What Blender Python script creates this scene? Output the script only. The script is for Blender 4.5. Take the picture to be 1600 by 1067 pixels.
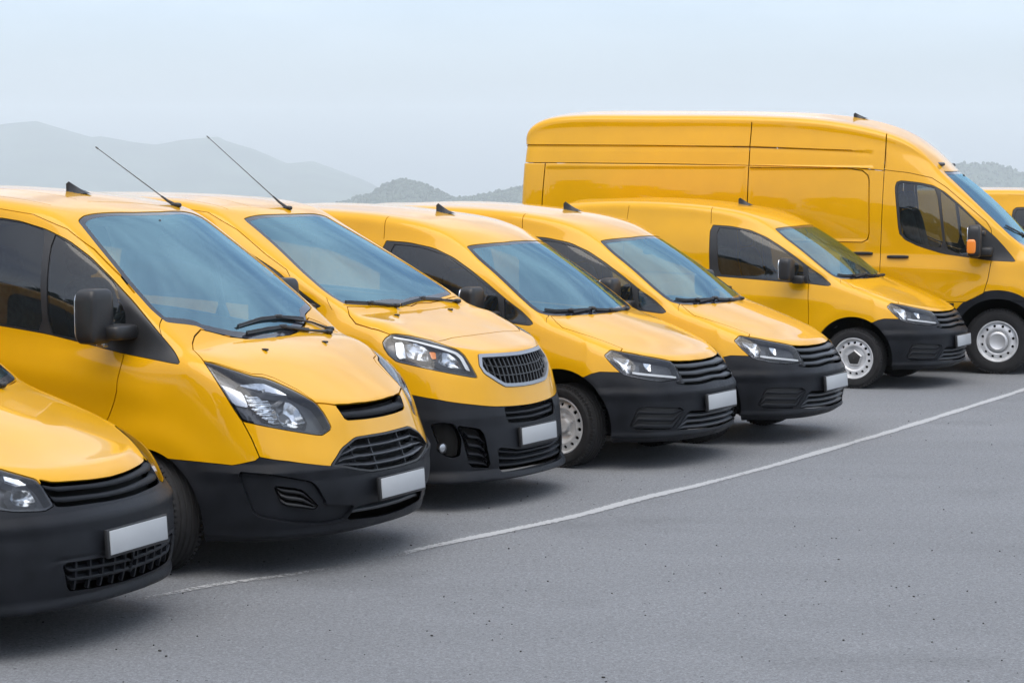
import bpy, bmesh, math, random
import numpy as np
from mathutils import Vector, Matrix

random.seed(7)
for o in list(bpy.data.objects): bpy.data.objects.remove(o)
sc = bpy.context.scene
COL = sc.collection
PI = math.pi

# ---------------------------------------------------------------- camera
cd = bpy.data.cameras.new('camera'); cam = bpy.data.objects.new('camera', cd); COL.objects.link(cam)
cd.sensor_width = 36; cd.lens = 3600/1600*36; cd.clip_start = .1; cd.clip_end = 60000
cam.location = (0, 0, 2.1298); cam.rotation_euler = (PI/2-math.radians(3.9688), 0, 0)
sc.camera = cam

# ---------------------------------------------------------------- light
ADDED_CLOUD = (4.5, 4.9, 5.4)             # radiance of the added cloud veil before the world strength
SUN_EL, SUN_AZ = 66, 176          # degrees; azimuth clockwise from +Y (the camera looks along +Y)
world = bpy.data.worlds.new('World'); sc.world = world; world.use_nodes = True
wn = world.node_tree; bg = wn.nodes['Background']
sky = wn.nodes.new('ShaderNodeTexSky'); sky.sky_type = 'NISHITA'; sky.sun_disc = False
sky.sun_elevation = math.radians(SUN_EL); sky.sun_rotation = math.radians(SUN_AZ)
sky.altitude = 100; sky.air_density = .7; sky.dust_density = 4.0; sky.ozone_density = .6
# cloud veil added to brighten the windscreen reflections, faded out towards the visible horizon
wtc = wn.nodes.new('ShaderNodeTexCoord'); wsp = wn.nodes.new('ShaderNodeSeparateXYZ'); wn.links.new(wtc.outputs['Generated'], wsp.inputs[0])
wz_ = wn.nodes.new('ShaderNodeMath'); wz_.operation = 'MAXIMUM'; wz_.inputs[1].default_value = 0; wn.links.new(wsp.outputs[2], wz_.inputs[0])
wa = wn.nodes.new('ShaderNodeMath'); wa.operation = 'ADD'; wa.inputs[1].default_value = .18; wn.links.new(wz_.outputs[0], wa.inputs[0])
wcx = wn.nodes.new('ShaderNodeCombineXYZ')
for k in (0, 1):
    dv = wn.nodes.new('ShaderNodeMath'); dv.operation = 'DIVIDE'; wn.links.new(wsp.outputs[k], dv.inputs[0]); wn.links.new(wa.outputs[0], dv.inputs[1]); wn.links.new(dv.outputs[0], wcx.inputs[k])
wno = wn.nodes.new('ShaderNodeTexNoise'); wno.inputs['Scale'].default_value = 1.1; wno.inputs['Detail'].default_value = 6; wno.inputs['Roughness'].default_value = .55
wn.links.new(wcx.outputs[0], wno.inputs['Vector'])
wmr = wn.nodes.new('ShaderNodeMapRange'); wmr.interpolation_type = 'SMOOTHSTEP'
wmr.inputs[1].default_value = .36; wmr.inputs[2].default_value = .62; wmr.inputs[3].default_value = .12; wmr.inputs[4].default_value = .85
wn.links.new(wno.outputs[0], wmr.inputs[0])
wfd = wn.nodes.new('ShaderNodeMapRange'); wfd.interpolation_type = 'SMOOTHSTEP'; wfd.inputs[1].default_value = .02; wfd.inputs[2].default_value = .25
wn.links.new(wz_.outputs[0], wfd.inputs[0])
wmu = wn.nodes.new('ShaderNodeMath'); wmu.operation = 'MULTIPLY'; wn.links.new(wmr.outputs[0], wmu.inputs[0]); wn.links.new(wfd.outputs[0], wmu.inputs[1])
wmx = wn.nodes.new('ShaderNodeMix'); wmx.data_type = 'RGBA'; wmx.inputs[7].default_value = (*ADDED_CLOUD, 1)
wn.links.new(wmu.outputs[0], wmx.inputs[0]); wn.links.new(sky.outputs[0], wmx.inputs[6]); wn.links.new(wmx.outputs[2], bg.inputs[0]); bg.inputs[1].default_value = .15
sl = bpy.data.lights.new('sun', 'SUN'); so = bpy.data.objects.new('sun', sl); COL.objects.link(so)
sl.energy = 1.0; sl.angle = math.radians(60); sl.color = (1.0, .93, .82)
az, el = math.radians(SUN_AZ), math.radians(SUN_EL)
sdir = Vector((math.sin(az)*math.cos(el), math.cos(az)*math.cos(el), math.sin(el)))
so.rotation_euler = sdir.to_track_quat('Z', 'Y').to_euler(); so.location = sdir*60
sc.view_settings.view_transform = 'Standard'; sc.view_settings.look = 'None'
sc.cycles.volume_bounces = 2
sc.view_settings.exposure = 1.08; sc.view_settings.gamma = 1; sc.view_settings.use_curve_mapping = False

# ---------------------------------------------------------------- materials
def mat(name, col=(.5, .5, .5), rough=.5, metal=0, coat=0, spec=.5, **kw):
    m = bpy.data.materials.new(name); m.use_nodes = True
    b = m.node_tree.nodes['Principled BSDF']
    b.inputs['Base Color'].default_value = (*col, 1); b.inputs['Roughness'].default_value = rough
    b.inputs['Metallic'].default_value = metal; b.inputs['Coat Weight'].default_value = coat
    b.inputs['Coat Roughness'].default_value = kw.get('coat_rough', .04)
    b.inputs['Specular IOR Level'].default_value = spec
    b.inputs['Coat IOR'].default_value = kw.get('coat_ior', 1.5)
    return m
def noise_var(m, scale=8, amt=.15, rough_amt=0.1, detail=5, bump=0, bscale=200, coord='Object', stretch=None):
    """Breaks up colour and roughness with noise; optional fine bump."""
    nt = m.node_tree; b = nt.nodes['Principled BSDF']
    tc = nt.nodes.new('ShaderNodeTexCoord'); src = tc.outputs[coord]
    if stretch:
        mp = nt.nodes.new('ShaderNodeMapping'); mp.inputs['Scale'].default_value = stretch
        nt.links.new(src, mp.inputs[0]); src = mp.outputs[0]
    n = nt.nodes.new('ShaderNodeTexNoise'); n.inputs['Scale'].default_value = scale; n.inputs['Detail'].default_value = detail
    nt.links.new(src, n.inputs['Vector'])
    hs = nt.nodes.new('ShaderNodeMix'); hs.data_type = 'RGBA'; hs.blend_type = 'MULTIPLY'
    hs.inputs[0].default_value = 1
    hs.inputs[6].default_value = b.inputs['Base Color'].default_value
    mr = nt.nodes.new('ShaderNodeMapRange'); mr.inputs[1].default_value = .3; mr.inputs[2].default_value = .7
    mr.inputs[3].default_value = 1-amt; mr.inputs[4].default_value = 1+amt
    nt.links.new(n.outputs[0], mr.inputs[0]); nt.links.new(mr.outputs[0], hs.inputs[7])
    nt.links.new(hs.outputs[2], b.inputs['Base Color'])
    if rough_amt:
        m2 = nt.nodes.new('ShaderNodeMapRange'); r = b.inputs['Roughness'].default_value
        m2.inputs[1].default_value = .3; m2.inputs[2].default_value = .7
        m2.inputs[3].default_value = r-rough_amt; m2.inputs[4].default_value = r+rough_amt
        nt.links.new(n.outputs[0], m2.inputs[0]); nt.links.new(m2.outputs[0], b.inputs['Roughness'])
    if bump:
        n2 = nt.nodes.new('ShaderNodeTexNoise'); n2.inputs['Scale'].default_value = bscale; n2.inputs['Detail'].default_value = 3
        nt.links.new(src, n2.inputs['Vector'])
        bp = nt.nodes.new('ShaderNodeBump'); bp.inputs['Strength'].default_value = bump; bp.inputs['Distance'].default_value = .004
        nt.links.new(n2.outputs[0], bp.inputs['Height']); nt.links.new(bp.outputs[0], b.inputs['Normal'])
    return m
M = {}
M['paint'] = noise_var(mat('yellow_paint', (.62, .315, .001), .42, 0, .9, spec=.06, coat_rough=.018, coat_ior=1.45), 3.5, .04, .06, 6)
M['plastic'] = noise_var(mat('dark_plastic', (.0105, .012, .0155), .42, spec=.17), 9, .22, .08, 6, .25, 600)
M['plastic2'] = noise_var(mat('black_plastic', (.012, .0125, .014), .42), 12, .2, .06)
M['gloss_black'] = mat('gloss_black', (.008, .008, .009), .12, coat=.5)
M['grille'] = noise_var(mat('grille_plastic', (.03, .034, .041), .36), 14, .2, .06)
M['void'] = mat('black_recess', (.004, .004, .004), .8, spec=.2)
M['rubber'] = noise_var(mat('tyre_rubber', (.016, .016, .017), .75, spec=.3), 18, .3, .08, 5, .3, 90)
M['steel'] = noise_var(mat('steel_rim', (.60, .61, .62), .38, .35), 12, .18, .1)
M['hubcap'] = noise_var(mat('hub_black', (.02, .02, .02), .45), 20, .2, .05)
M['hubchrome'] = mat('hub_silver', (.55, .56, .57), .42, .6)
M['chrome'] = mat('chrome', (.80, .81, .83), .12, 1)
M['satin'] = mat('satin_silver', (.34, .36, .39), .38, .8)
M['reflector'] = mat('lamp_reflector', (.55, .57, .60), .2, 1)
M['lampgrey'] = mat('lamp_housing', (.05, .055, .065), .25, coat=.3)
M['lampsilver'] = mat('lamp_silver', (.40, .42, .45), .25, .8)
M['amber'] = mat('amber_lens', (.75, .22, .02), .2, coat=.6)
M['plate'] = noise_var(mat('blank_plate', (.36, .38, .40), .42), 6, .03, .03)
M['seat'] = noise_var(mat('seat_fabric', (.09, .095, .10), .85), 30, .25, 0)
M['dash'] = noise_var(mat('dashboard_plastic', (.05, .053, .058), .6), 20, .2, .05)
M['headliner'] = mat('pale_trim', (.32, .33, .33), .8)
M['wall'] = mat('cab_wall', (.22, .22, .21), .8)
def glass(name, tint, ior=1.5, dirt=.0, dcol=(.3, .36, .4), gcol=(1, 1, 1)):
    m = bpy.data.materials.new(name); m.use_nodes = True; nt = m.node_tree; nt.nodes.clear()
    out = nt.nodes.new('ShaderNodeOutputMaterial'); mix = nt.nodes.new('ShaderNodeMixShader')
    tr = nt.nodes.new('ShaderNodeBsdfTransparent'); tr.inputs[0].default_value = (*tint, 1)
    gl = nt.nodes.new('ShaderNodeBsdfGlossy'); gl.inputs['Roughness'].default_value = .015; gl.inputs[0].default_value = (*gcol, 1)
    fr = nt.nodes.new('ShaderNodeFresnel'); fr.inputs[0].default_value = ior
    last = tr.outputs[0]
    if dirt:
        df = nt.nodes.new('ShaderNodeBsdfDiffuse'); df.inputs[0].default_value = (*dcol, 1)
        md = nt.nodes.new('ShaderNodeMixShader')
        tc = nt.nodes.new('ShaderNodeTexCoord'); n = nt.nodes.new('ShaderNodeTexNoise'); n.inputs['Scale'].default_value = 2.2; n.inputs['Detail'].default_value = 7
        nt.links.new(tc.outputs['Object'], n.inputs['Vector'])
        mr = nt.nodes.new('ShaderNodeMapRange'); mr.inputs[1].default_value = .35; mr.inputs[2].default_value = .7
        mr.inputs[3].default_value = dirt*.5; mr.inputs[4].default_value = dirt*1.4
        nt.links.new(n.outputs[0], mr.inputs[0]); nt.links.new(mr.outputs[0], md.inputs[0])
        nt.links.new(last, md.inputs[1]); nt.links.new(df.outputs[0], md.inputs[2]); last = md.outputs[0]
    nt.links.new(fr.outputs[0], mix.inputs[0]); nt.links.new(last, mix.inputs[1]); nt.links.new(gl.outputs[0], mix.inputs[2])
    nt.links.new(mix.outputs[0], out.inputs[0])
    return m
M['glass'] = glass('windscreen_glass', (.66, .80, .84), 3.3, .05, (.3, .36, .4), (.52, .85, 1.0))
M['side_glass'] = glass('tinted_glass', (.40, .45, .45), 1.6, .03)
M['lens'] = glass('clear_lens', (.92, .94, .96), 1.5)
M['frit'] = mat('glass_border', (.02, .022, .03), .08, coat=.3)
HAZE_COL = (.91, .975, 1.0, 1); HAZE_D = 1.5e-4
# ---------------------------------------------------------------- helpers: surfaces
def lerpk(keys, x):
    ks = np.array(keys, float)
    if ks.ndim == 0: return float(ks)
    xs, ys = ks[:, 0], ks[:, 1]
    if len(xs) == 1: return ys[0]
    x = min(max(x, xs[0]), xs[-1])
    i = min(max(int(np.searchsorted(xs, x)) - 1, 0), len(xs) - 2)
    def slope(k):
        if k == 0: return (ys[1]-ys[0])/(xs[1]-xs[0])
        if k == len(xs)-1: return (ys[-1]-ys[-2])/(xs[-1]-xs[-2])
        a = (ys[k]-ys[k-1])/(xs[k]-xs[k-1]); b = (ys[k+1]-ys[k])/(xs[k+1]-xs[k])
        return 0 if a*b <= 0 else 2*a*b/(a+b)
    h = xs[i+1]-xs[i]; t = (x-xs[i])/h
    m0, m1 = slope(i), slope(i+1)
    return ((2*t**3-3*t**2+1)*ys[i]+(t**3-2*t**2+t)*h*m0+(-2*t**3+3*t**2)*ys[i+1]+(t**3-t**2)*h*m1)

def coons(bot, top, left, right, bulge=(0, 0, 0)):
    """grid[i][j]; bot/top run over j, left/right over i."""
    bot, top, left, right = (np.array(a, float) for a in (bot, top, left, right))
    m, n = len(left)-1, len(bot)-1
    def par(p):
        d = np.r_[0, np.cumsum(np.linalg.norm(np.diff(p, axis=0), axis=1))]
        return d/d[-1]
    sj = (par(bot)+par(top))/2; si = (par(left)+par(right))/2
    g = np.zeros((m+1, n+1, 3))
    for i in range(m+1):
        for j in range(n+1):
            s, t = sj[j], si[i]
            g[i, j] = ((1-t)*bot[j]+t*top[j]+(1-s)*left[i]+s*right[i]
                       - ((1-s)*(1-t)*bot[0]+s*(1-t)*bot[-1]+(1-s)*t*top[0]+s*t*top[-1]))
            g[i, j] += np.array(bulge)*(1-s*s)*4*t*(1-t)
    return g

def build_skin(P, level=3):
    """Closed smooth vehicle skin: cage of control points, Catmull-Clark, vertex normals. x runs back from the nose."""
    q = P.get('q', [0, .3, .58, .80, .94])
    rows = P['rows']; XS = P['xs']; ip = P['pillar']            # ip: index in XS of the pillar base
    nf = len(q); hc = P.get('hood_corner', 3)
    A = []
    for r in rows:
        pts = []
        for qq in q:
            x = r['x0']+r['D']*(1-(1-qq**r['p'])**(1/r['p']))
            w = lerpk(r['w'], r['x0']+r['D'])
            pts.append((x, qq*w, lerpk(r['z'], x)))
        x = r['x0']+r['D']; pts.append((x, lerpk(r['w'], x), lerpk(r['z'], x)))
        for x in XS: 
            x = max(x, r['x0']+r['D']+.05) if x < 1 else x
            pts.append((x, lerpk(r['w'], x), lerpk(r['z'], x)))
        A.append(pts)
    A = np.array(A)                                             # rows x columns
    cP = nf+1+ip
    # upper side
    top = P['rail']                                             # list of (x,y,z), one for each column from the pillar base
    nb = len(XS)-ip
    fr = P['up_frac']; nu = len(fr)
    B = np.zeros((nu, nb, 3))
    for j in range(nb):
        b0 = A[-1, cP+j]; b1 = np.array(top[j])
        for k, f in enumerate(fr):
            p = b0+(b1-b0)*f
            p[1] += P['up_bulge']*4*f*(1-f)
            B[k, j] = p
    wb = P['ws_base']; wt = P['ws_top']                         # (x,z) at the centre line
    def arcline(c, corner, n, e):
        out = []
        for j in range(n+1):
            s = j/n; s = s*(1.1-.1*s)
            y = corner[1]*s
            out.append((c[0]+(corner[0]-c[0])*s**e, y, c[1]+(corner[2]-c[1])*s**e))
        out[-1] = tuple(corner); return out
    hoodF = A[-1, :hc+1]; hoodS = A[-1, hc:cP+1]
    hoodR = arcline(wb, A[-1, cP], hc, P.get('we', 2.2))
    x0, z0 = hoodF[0][0], hoodF[0][2]
    hoodC = [(x0+(wb[0]-x0)*t, 0, lerpk(P['hood_c'], x0+(wb[0]-x0)*t)) for t in np.linspace(0, 1, len(hoodS))]
    hoodC[0] = tuple(hoodF[0]); hoodC[-1] = tuple(hoodR[0])
    C = coons(hoodF, hoodR, hoodC, hoodS)
    wsT = arcline(wt, B[-1, 0], hc, P.get('we2', 2.2))
    wsC = [((wb[0]+(wt[0]-wb[0])*f), 0, wb[1]+(wt[1]-wb[1])*f) for f in fr]
    D = coons(hoodR, wsT, wsC, B[:, 0], P.get('ws_bulge', (-.02, 0, .02)))
    # roof
    rc = [(wt[0]+(P['roof_end'][0]-wt[0])*t, 0, 0) for t in
          [(B[-1, j, 0]-B[-1, 0, 0])/(B[-1, -1, 0]-B[-1, 0, 0]) for j in range(nb)]]
    rc = [(x, 0, lerpk(P['roof_c'], x)) for x, _, _ in rc]
    rE = arcline((P['roof_end'][0], rc[-1][2]), B[-1, -1], hc, 2.2)
    R = coons(wsT, rE, rc, B[-1, :])
    # rear face
    side = np.concatenate([B[::-1, -1], A[::-1, -1][1:]])
    cen = [(s[0]+.03, 0, s[2]) for s in side]; cen[0] = tuple(rE[0])
    lo = [(cen[-1][0], side[-1][1]*j/hc, side[-1][2]) for j in range(hc+1)]; lo[-1] = tuple(side[-1])
    G = coons(rE, lo, cen, side)
    verts, idx, faces = [], {}, []
    def vid(p):
        k = tuple(np.round(p, 4))
        if k not in idx: idx[k] = len(verts); verts.append(list(p))
        return idx[k]
    def grid(g, flip):
        for i in range(len(g)-1):
            for j in range(len(g[0])-1):
                f = [vid(g[i][j]), vid(g[i][j+1]), vid(g[i+1][j+1]), vid(g[i+1][j])]
                f = list(dict.fromkeys(f))
                if len(f) > 2: faces.append(f[::-1] if flip else f)
    for g in (A, B, C, D, R, G): grid(g, False)
    V = np.array(verts); n = len(V)
    # mirror to the other side
    mir = {}
    V2 = list(V)
    for i in range(n):
        if abs(V[i, 1]) < 1e-4: V2[i] = np.array([V[i, 0], 0, V[i, 2]]); mir[i] = i
        else: mir[i] = len(V2); V2.append(V[i]*np.array([1, -1, 1]))
    F2 = faces+[[mir[i] for i in f[::-1]] for f in faces]
    V = np.array(V2)
    cre = {}
    def mark(pts, w):
        ids = [idx.get(tuple(np.round(p, 4))) for p in pts]
        for a, b in zip(ids[:-1], ids[1:]):
            if a is None or b is None: continue
            cre[(min(a, b), max(a, b))] = w
            c, d = mir[a], mir[b]; cre[(min(c, d), max(c, d))] = w
    mark(hoodR, P.get('crease_ws', 1.0)); mark(list(B[:, 0]), P.get('crease_pillar', .35))
    mark(list(hoodF), P.get('crease_nose', .45))
    def catmull(V):
        me = bpy.data.meshes.new('t'); me.from_pydata(V.tolist(), [], F2); me.update()
        bm = bmesh.new(); bm.from_mesh(me); bmesh.ops.recalc_face_normals(bm, faces=bm.faces)
        bm.to_mesh(me); bm.free()
        at = me.attributes.new('crease_edge', 'FLOAT', 'EDGE')
        for e in me.edges:
            k = tuple(sorted(e.vertices))
            if k in cre: at.data[e.index].value = cre[k]
        o = bpy.data.objects.new('t', me); bpy.context.scene.collection.objects.link(o)
        s = o.modifiers.new('s', 'SUBSURF'); s.levels = level; s.render_levels = level
        dg = bpy.context.evaluated_depsgraph_get(); ev = o.evaluated_get(dg); m = ev.to_mesh()
        nv = len(m.vertices)
        co = np.empty(nv*3, np.float64); m.vertices.foreach_get('co', co); co = co.reshape(-1, 3)
        m.calc_loop_triangles(); t = np.empty(len(m.loop_triangles)*3, np.int64)
        m.loop_triangles.foreach_get('vertices', t); t = t.reshape(-1, 3)
        ev.to_mesh_clear(); bpy.data.objects.remove(o); bpy.data.meshes.remove(me)
        return co, t
    W = V.copy()
    for it in range(3):
        co, t = catmull(W)
        W += .8*(V-co[:len(V)])
    co, t = catmull(W)
    return co, t

def vnormals(V, T):
    fn = np.cross(V[T[:, 1]]-V[T[:, 0]], V[T[:, 2]]-V[T[:, 0]])
    N = np.zeros_like(V)
    for k in range(3): np.add.at(N, T[:, k], fn)
    return N/np.maximum(np.linalg.norm(N, axis=1, keepdims=True), 1e-12)
# ---------------------------------------------------------------- surfaces cut into panels
class Surf:
    def __init__(s, V, N, T): s.V, s.N, s.T = V, N, T
    def compact(s):
        u, inv = np.unique(s.T, return_inverse=True)
        return Surf(s.V[u], s.N[u], inv.reshape(-1, 3))
    def sub(s, mask): return Surf(s.V, s.N, s.T[mask]).compact()
    def copy(s): return Surf(s.V.copy(), s.N.copy(), s.T.copy())

def join(*ss):
    V, N, T, k = [], [], [], 0
    for s in ss:
        if len(s.T) == 0: continue
        V.append(s.V); N.append(s.N); T.append(s.T+k); k += len(s.V)
    if not V: return Surf(np.zeros((0, 3)), np.zeros((0, 3)), np.zeros((0, 3), int))
    V, N, T = np.concatenate(V), np.concatenate(N), np.concatenate(T)
    key = np.round(V*2e5).astype(np.int64); key = (key[:, 0]*4194304+key[:, 1])*4194304+key[:, 2]       # weld
    u, first, inv = np.unique(key, return_index=True, return_inverse=True)
    T = inv.reshape(-1)[T]; T = T[(T[:, 0] != T[:, 1]) & (T[:, 1] != T[:, 2]) & (T[:, 0] != T[:, 2])]
    return Surf(V[first], N[first], T)

def refine(S, mask):
    """Split every edge of the masked triangles; neighbours are split to match, so the mesh stays closed."""
    if not mask.any(): return S
    T = S.T; n = len(T)
    E = np.sort(np.concatenate([T[:, [0, 1]], T[:, [1, 2]], T[:, [2, 0]]]), 1)
    u, inv = np.unique(E, axis=0, return_inverse=True); inv = inv.reshape(-1).reshape(3, n).T     # n x 3 edge ids
    fl = np.zeros(len(u), bool); fl[inv[mask].ravel()] = True
    new = np.cumsum(fl)-1+len(S.V); se = u[fl]
    mid = (S.V[se[:, 0]]+S.V[se[:, 1]])/2; mn = S.N[se[:, 0]]+S.N[se[:, 1]]
    mn /= np.maximum(np.linalg.norm(mn, axis=1, keepdims=True), 1e-9)
    f = fl[inv]; c = f.sum(1); M_ = new[inv]; out = [T[c == 0]]
    t = T[c == 3]; m = M_[c == 3]
    if len(t): out += [np.stack(x, 1) for x in ((t[:, 0], m[:, 0], m[:, 2]), (m[:, 0], t[:, 1], m[:, 1]), (m[:, 2], m[:, 1], t[:, 2]), (m[:, 0], m[:, 1], m[:, 2]))]
    k = np.where(c == 1)[0]
    if len(k):
        e = f[k].argmax(1); a, b, d = T[k, e], T[k, (e+1) % 3], T[k, (e+2) % 3]; m = M_[k, e]
        out += [np.stack((a, m, d), 1), np.stack((m, b, d), 1)]
    k = np.where(c == 2)[0]
    if len(k):
        e = (~f[k]).argmax(1); a, b, d = T[k, e], T[k, (e+1) % 3], T[k, (e+2) % 3]     # edge a-b whole
        m1, m2 = M_[k, (e+1) % 3], M_[k, (e+2) % 3]
        out += [np.stack((a, b, m1), 1), np.stack((a, m1, m2), 1), np.stack((m2, m1, d), 1)]
    return Surf(np.concatenate([S.V, mid]), np.concatenate([S.N, mn]), np.concatenate(out))

def clip(S, g):
    """Split at g = 0: (inside g<0, outside g>0)."""
    g = np.where(np.abs(g) < 1e-7, 1e-7, g)
    neg = g < 0; c = neg[S.T].sum(1)
    ins, outs = [S.T[c == 3]], [S.T[c == 0]]
    mx = (c == 1) | (c == 2)
    V, N = S.V, S.N
    if mx.any():
        T = S.T[mx]; cc = c[mx]; ng = neg[T]
        odd = np.where(cc == 1, ng.argmax(1), (~ng).argmax(1))       # the lone corner
        r = np.arange(len(T)); p = T[r, odd]; q = T[r, (odd+1) % 3]; s = T[r, (odd+2) % 3]
        E = np.sort(np.concatenate([np.stack([p, q], 1), np.stack([p, s], 1)]), 1)
        u, inv = np.unique(E, axis=0, return_inverse=True); inv = inv.reshape(-1)
        t = (g[u[:, 0]]/(g[u[:, 0]]-g[u[:, 1]]))[:, None]
        nv = V[u[:, 0]]*(1-t)+V[u[:, 1]]*t; nn = N[u[:, 0]]*(1-t)+N[u[:, 1]]*t
        nn /= np.maximum(np.linalg.norm(nn, axis=1, keepdims=True), 1e-9)
        k = len(V); n = len(T); a, b = inv[:n]+k, inv[n:]+k
        V = np.concatenate([V, nv]); N = np.concatenate([N, nn])
        lone = np.stack([p, a, b], 1); two = np.concatenate([np.stack([a, q, s], 1), np.stack([a, s, b], 1)])
        m1 = cc == 1; m2 = np.concatenate([m1, m1])
        ins += [lone[m1], two[~m2]]; outs += [lone[~m1], two[m2]]
    return (Surf(V, N, np.concatenate(ins)).compact(), Surf(V, N, np.concatenate(outs)).compact())

PROJ = {'S': lambda V: np.stack([V[:, 0], V[:, 2]], 1), 'O': lambda V: np.stack([.7*np.abs(V[:, 1])+.7*V[:, 0], V[:, 2]], 1),
        'F': lambda V: np.stack([np.abs(V[:, 1]), V[:, 2]], 1), 'T': lambda V: np.stack([V[:, 0], np.abs(V[:, 1])], 1)}
COND = {'S': lambda V: np.abs(V[:, 1]) > .45, 'O': lambda V: (V[:, 0] < 1.3) & (V[:, 2] < 1.35),
        'F': lambda V: V[:, 0] < .9, 'T': lambda V: (V[:, 2] > .68)}

def poly_sdf(Q, poly):
    P = np.array(poly, float); A = P; B = np.roll(P, -1, 0)
    d2 = np.full(len(Q), 1e9); ins = np.zeros(len(Q), bool)
    for a, b in zip(A, B):
        e = b-a; w = Q-a; l = e@e
        if l < 1e-12: continue
        t = np.clip((w@e)/l, 0, 1); d = w-t[:, None]*e
        d2 = np.minimum(d2, (d*d).sum(1))
        c = ((a[1] <= Q[:, 1]) & (b[1] > Q[:, 1])) | ((b[1] <= Q[:, 1]) & (a[1] > Q[:, 1]))
        if c.any():
            x = a[0]+(Q[:, 1]-a[1])/(b[1]-a[1] if abs(b[1]-a[1]) > 1e-12 else 1e-12)*e[0]
            ins ^= c & (Q[:, 0] < x)
    d = np.sqrt(d2); return np.where(ins, -d, d)
def line_dist(Q, pl):
    P = np.array(pl, float); d2 = np.full(len(Q), 1e9)
    for a, b in zip(P[:-1], P[1:]):
        e = b-a; w = Q-a; t = np.clip((w@e)/max(e@e, 1e-12), 0, 1); d = w-t[:, None]*e
        d2 = np.minimum(d2, (d*d).sum(1))
    return np.sqrt(d2)
def rnd(poly, n=2, k=.25):
    """Chaikin corner rounding, gentle."""
    P = np.array(poly, float)
    for _ in range(n):
        Q = np.roll(P, -1, 0); P = np.stack([P*(1-k)+Q*k, P*k+Q*(1-k)], 1).reshape(-1, 2); k = .25
    return P

def region(S, proj, poly, gap=.003, fine=1, cond=None, smooth=0):
    """Take the part of S inside the polygon (in a car-local projection) out of S: returns (patch, rest)."""
    if smooth: poly = rnd(poly, smooth, .12)
    P = np.array(poly, float); lo, hi = P.min(0)-.12, P.max(0)+.12
    def pick(S):
        Q = PROJ[proj](S.V); ok = COND[proj](S.V) & (Q > lo).all(1) & (Q < hi).all(1)
        if cond is not None: ok &= cond(S.V)
        return ok[S.T].all(1)
    m = pick(S); near, far = S.sub(m), S.sub(~m)
    for _ in range(fine):
        Q = PROJ[proj](near.V); g = poly_sdf(Q, P)
        e = np.abs(g)[near.T].min(1); L = np.linalg.norm(near.V[near.T[:, 0]]-near.V[near.T[:, 1]], axis=1)
        near = refine(near, e < 1.2*L)
    g = poly_sdf(PROJ[proj](near.V), P)
    ins, _ = clip(near, g+gap); _, outs = clip(near, g-gap)
    return ins, join(outs, far)
def groove(S, proj, pl, hw=.0028, cond=None, fine=2):
    P = np.array(pl, float); lo, hi = P.min(0)-.08, P.max(0)+.08
    Q = PROJ[proj](S.V); ok = COND[proj](S.V) & (Q > lo).all(1) & (Q < hi).all(1)
    if cond is not None: ok &= cond(S.V)
    m = ok[S.T].all(1); near, far = S.sub(m), S.sub(~m)
    for _ in range(8):
        g = line_dist(PROJ[proj](near.V), P); e = g[near.T].min(1)
        L = np.max([np.linalg.norm(near.V[near.T[:, i]]-near.V[near.T[:, (i+1) % 3]], axis=1) for i in range(3)], axis=0)
        k = (e < L) & (L > 1.5*hw)
        if not k.any(): break
        near = refine(near, k)
    g = line_dist(PROJ[proj](near.V), P)-hw
    _, outs = clip(near, g)
    return join(outs, far)
def offset(S, d): return Surf(S.V+S.N*d, S.N, S.T)
def vparam(S, proj, poly):
    """0..1 height of each vertex within the polygon, column by column."""
    P = np.array(poly, float); Q = PROJ[proj](S.V)
    us = np.linspace(P[:, 0].min()+1e-3, P[:, 0].max()-1e-3, 90); lo, hi = [], []
    for u in us:
        z = []
        for a, b in zip(P, np.roll(P, -1, 0)):
            if (a[0]-u)*(b[0]-u) <= 0 and abs(a[0]-b[0]) > 1e-9: z.append(a[1]+(u-a[0])/(b[0]-a[0])*(b[1]-a[1]))
        lo.append(min(z)); hi.append(max(z))
    l = np.interp(Q[:, 0], us, lo); h = np.interp(Q[:, 0], us, hi)
    return (Q[:, 1]-l)/np.maximum(h-l, .02)

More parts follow.
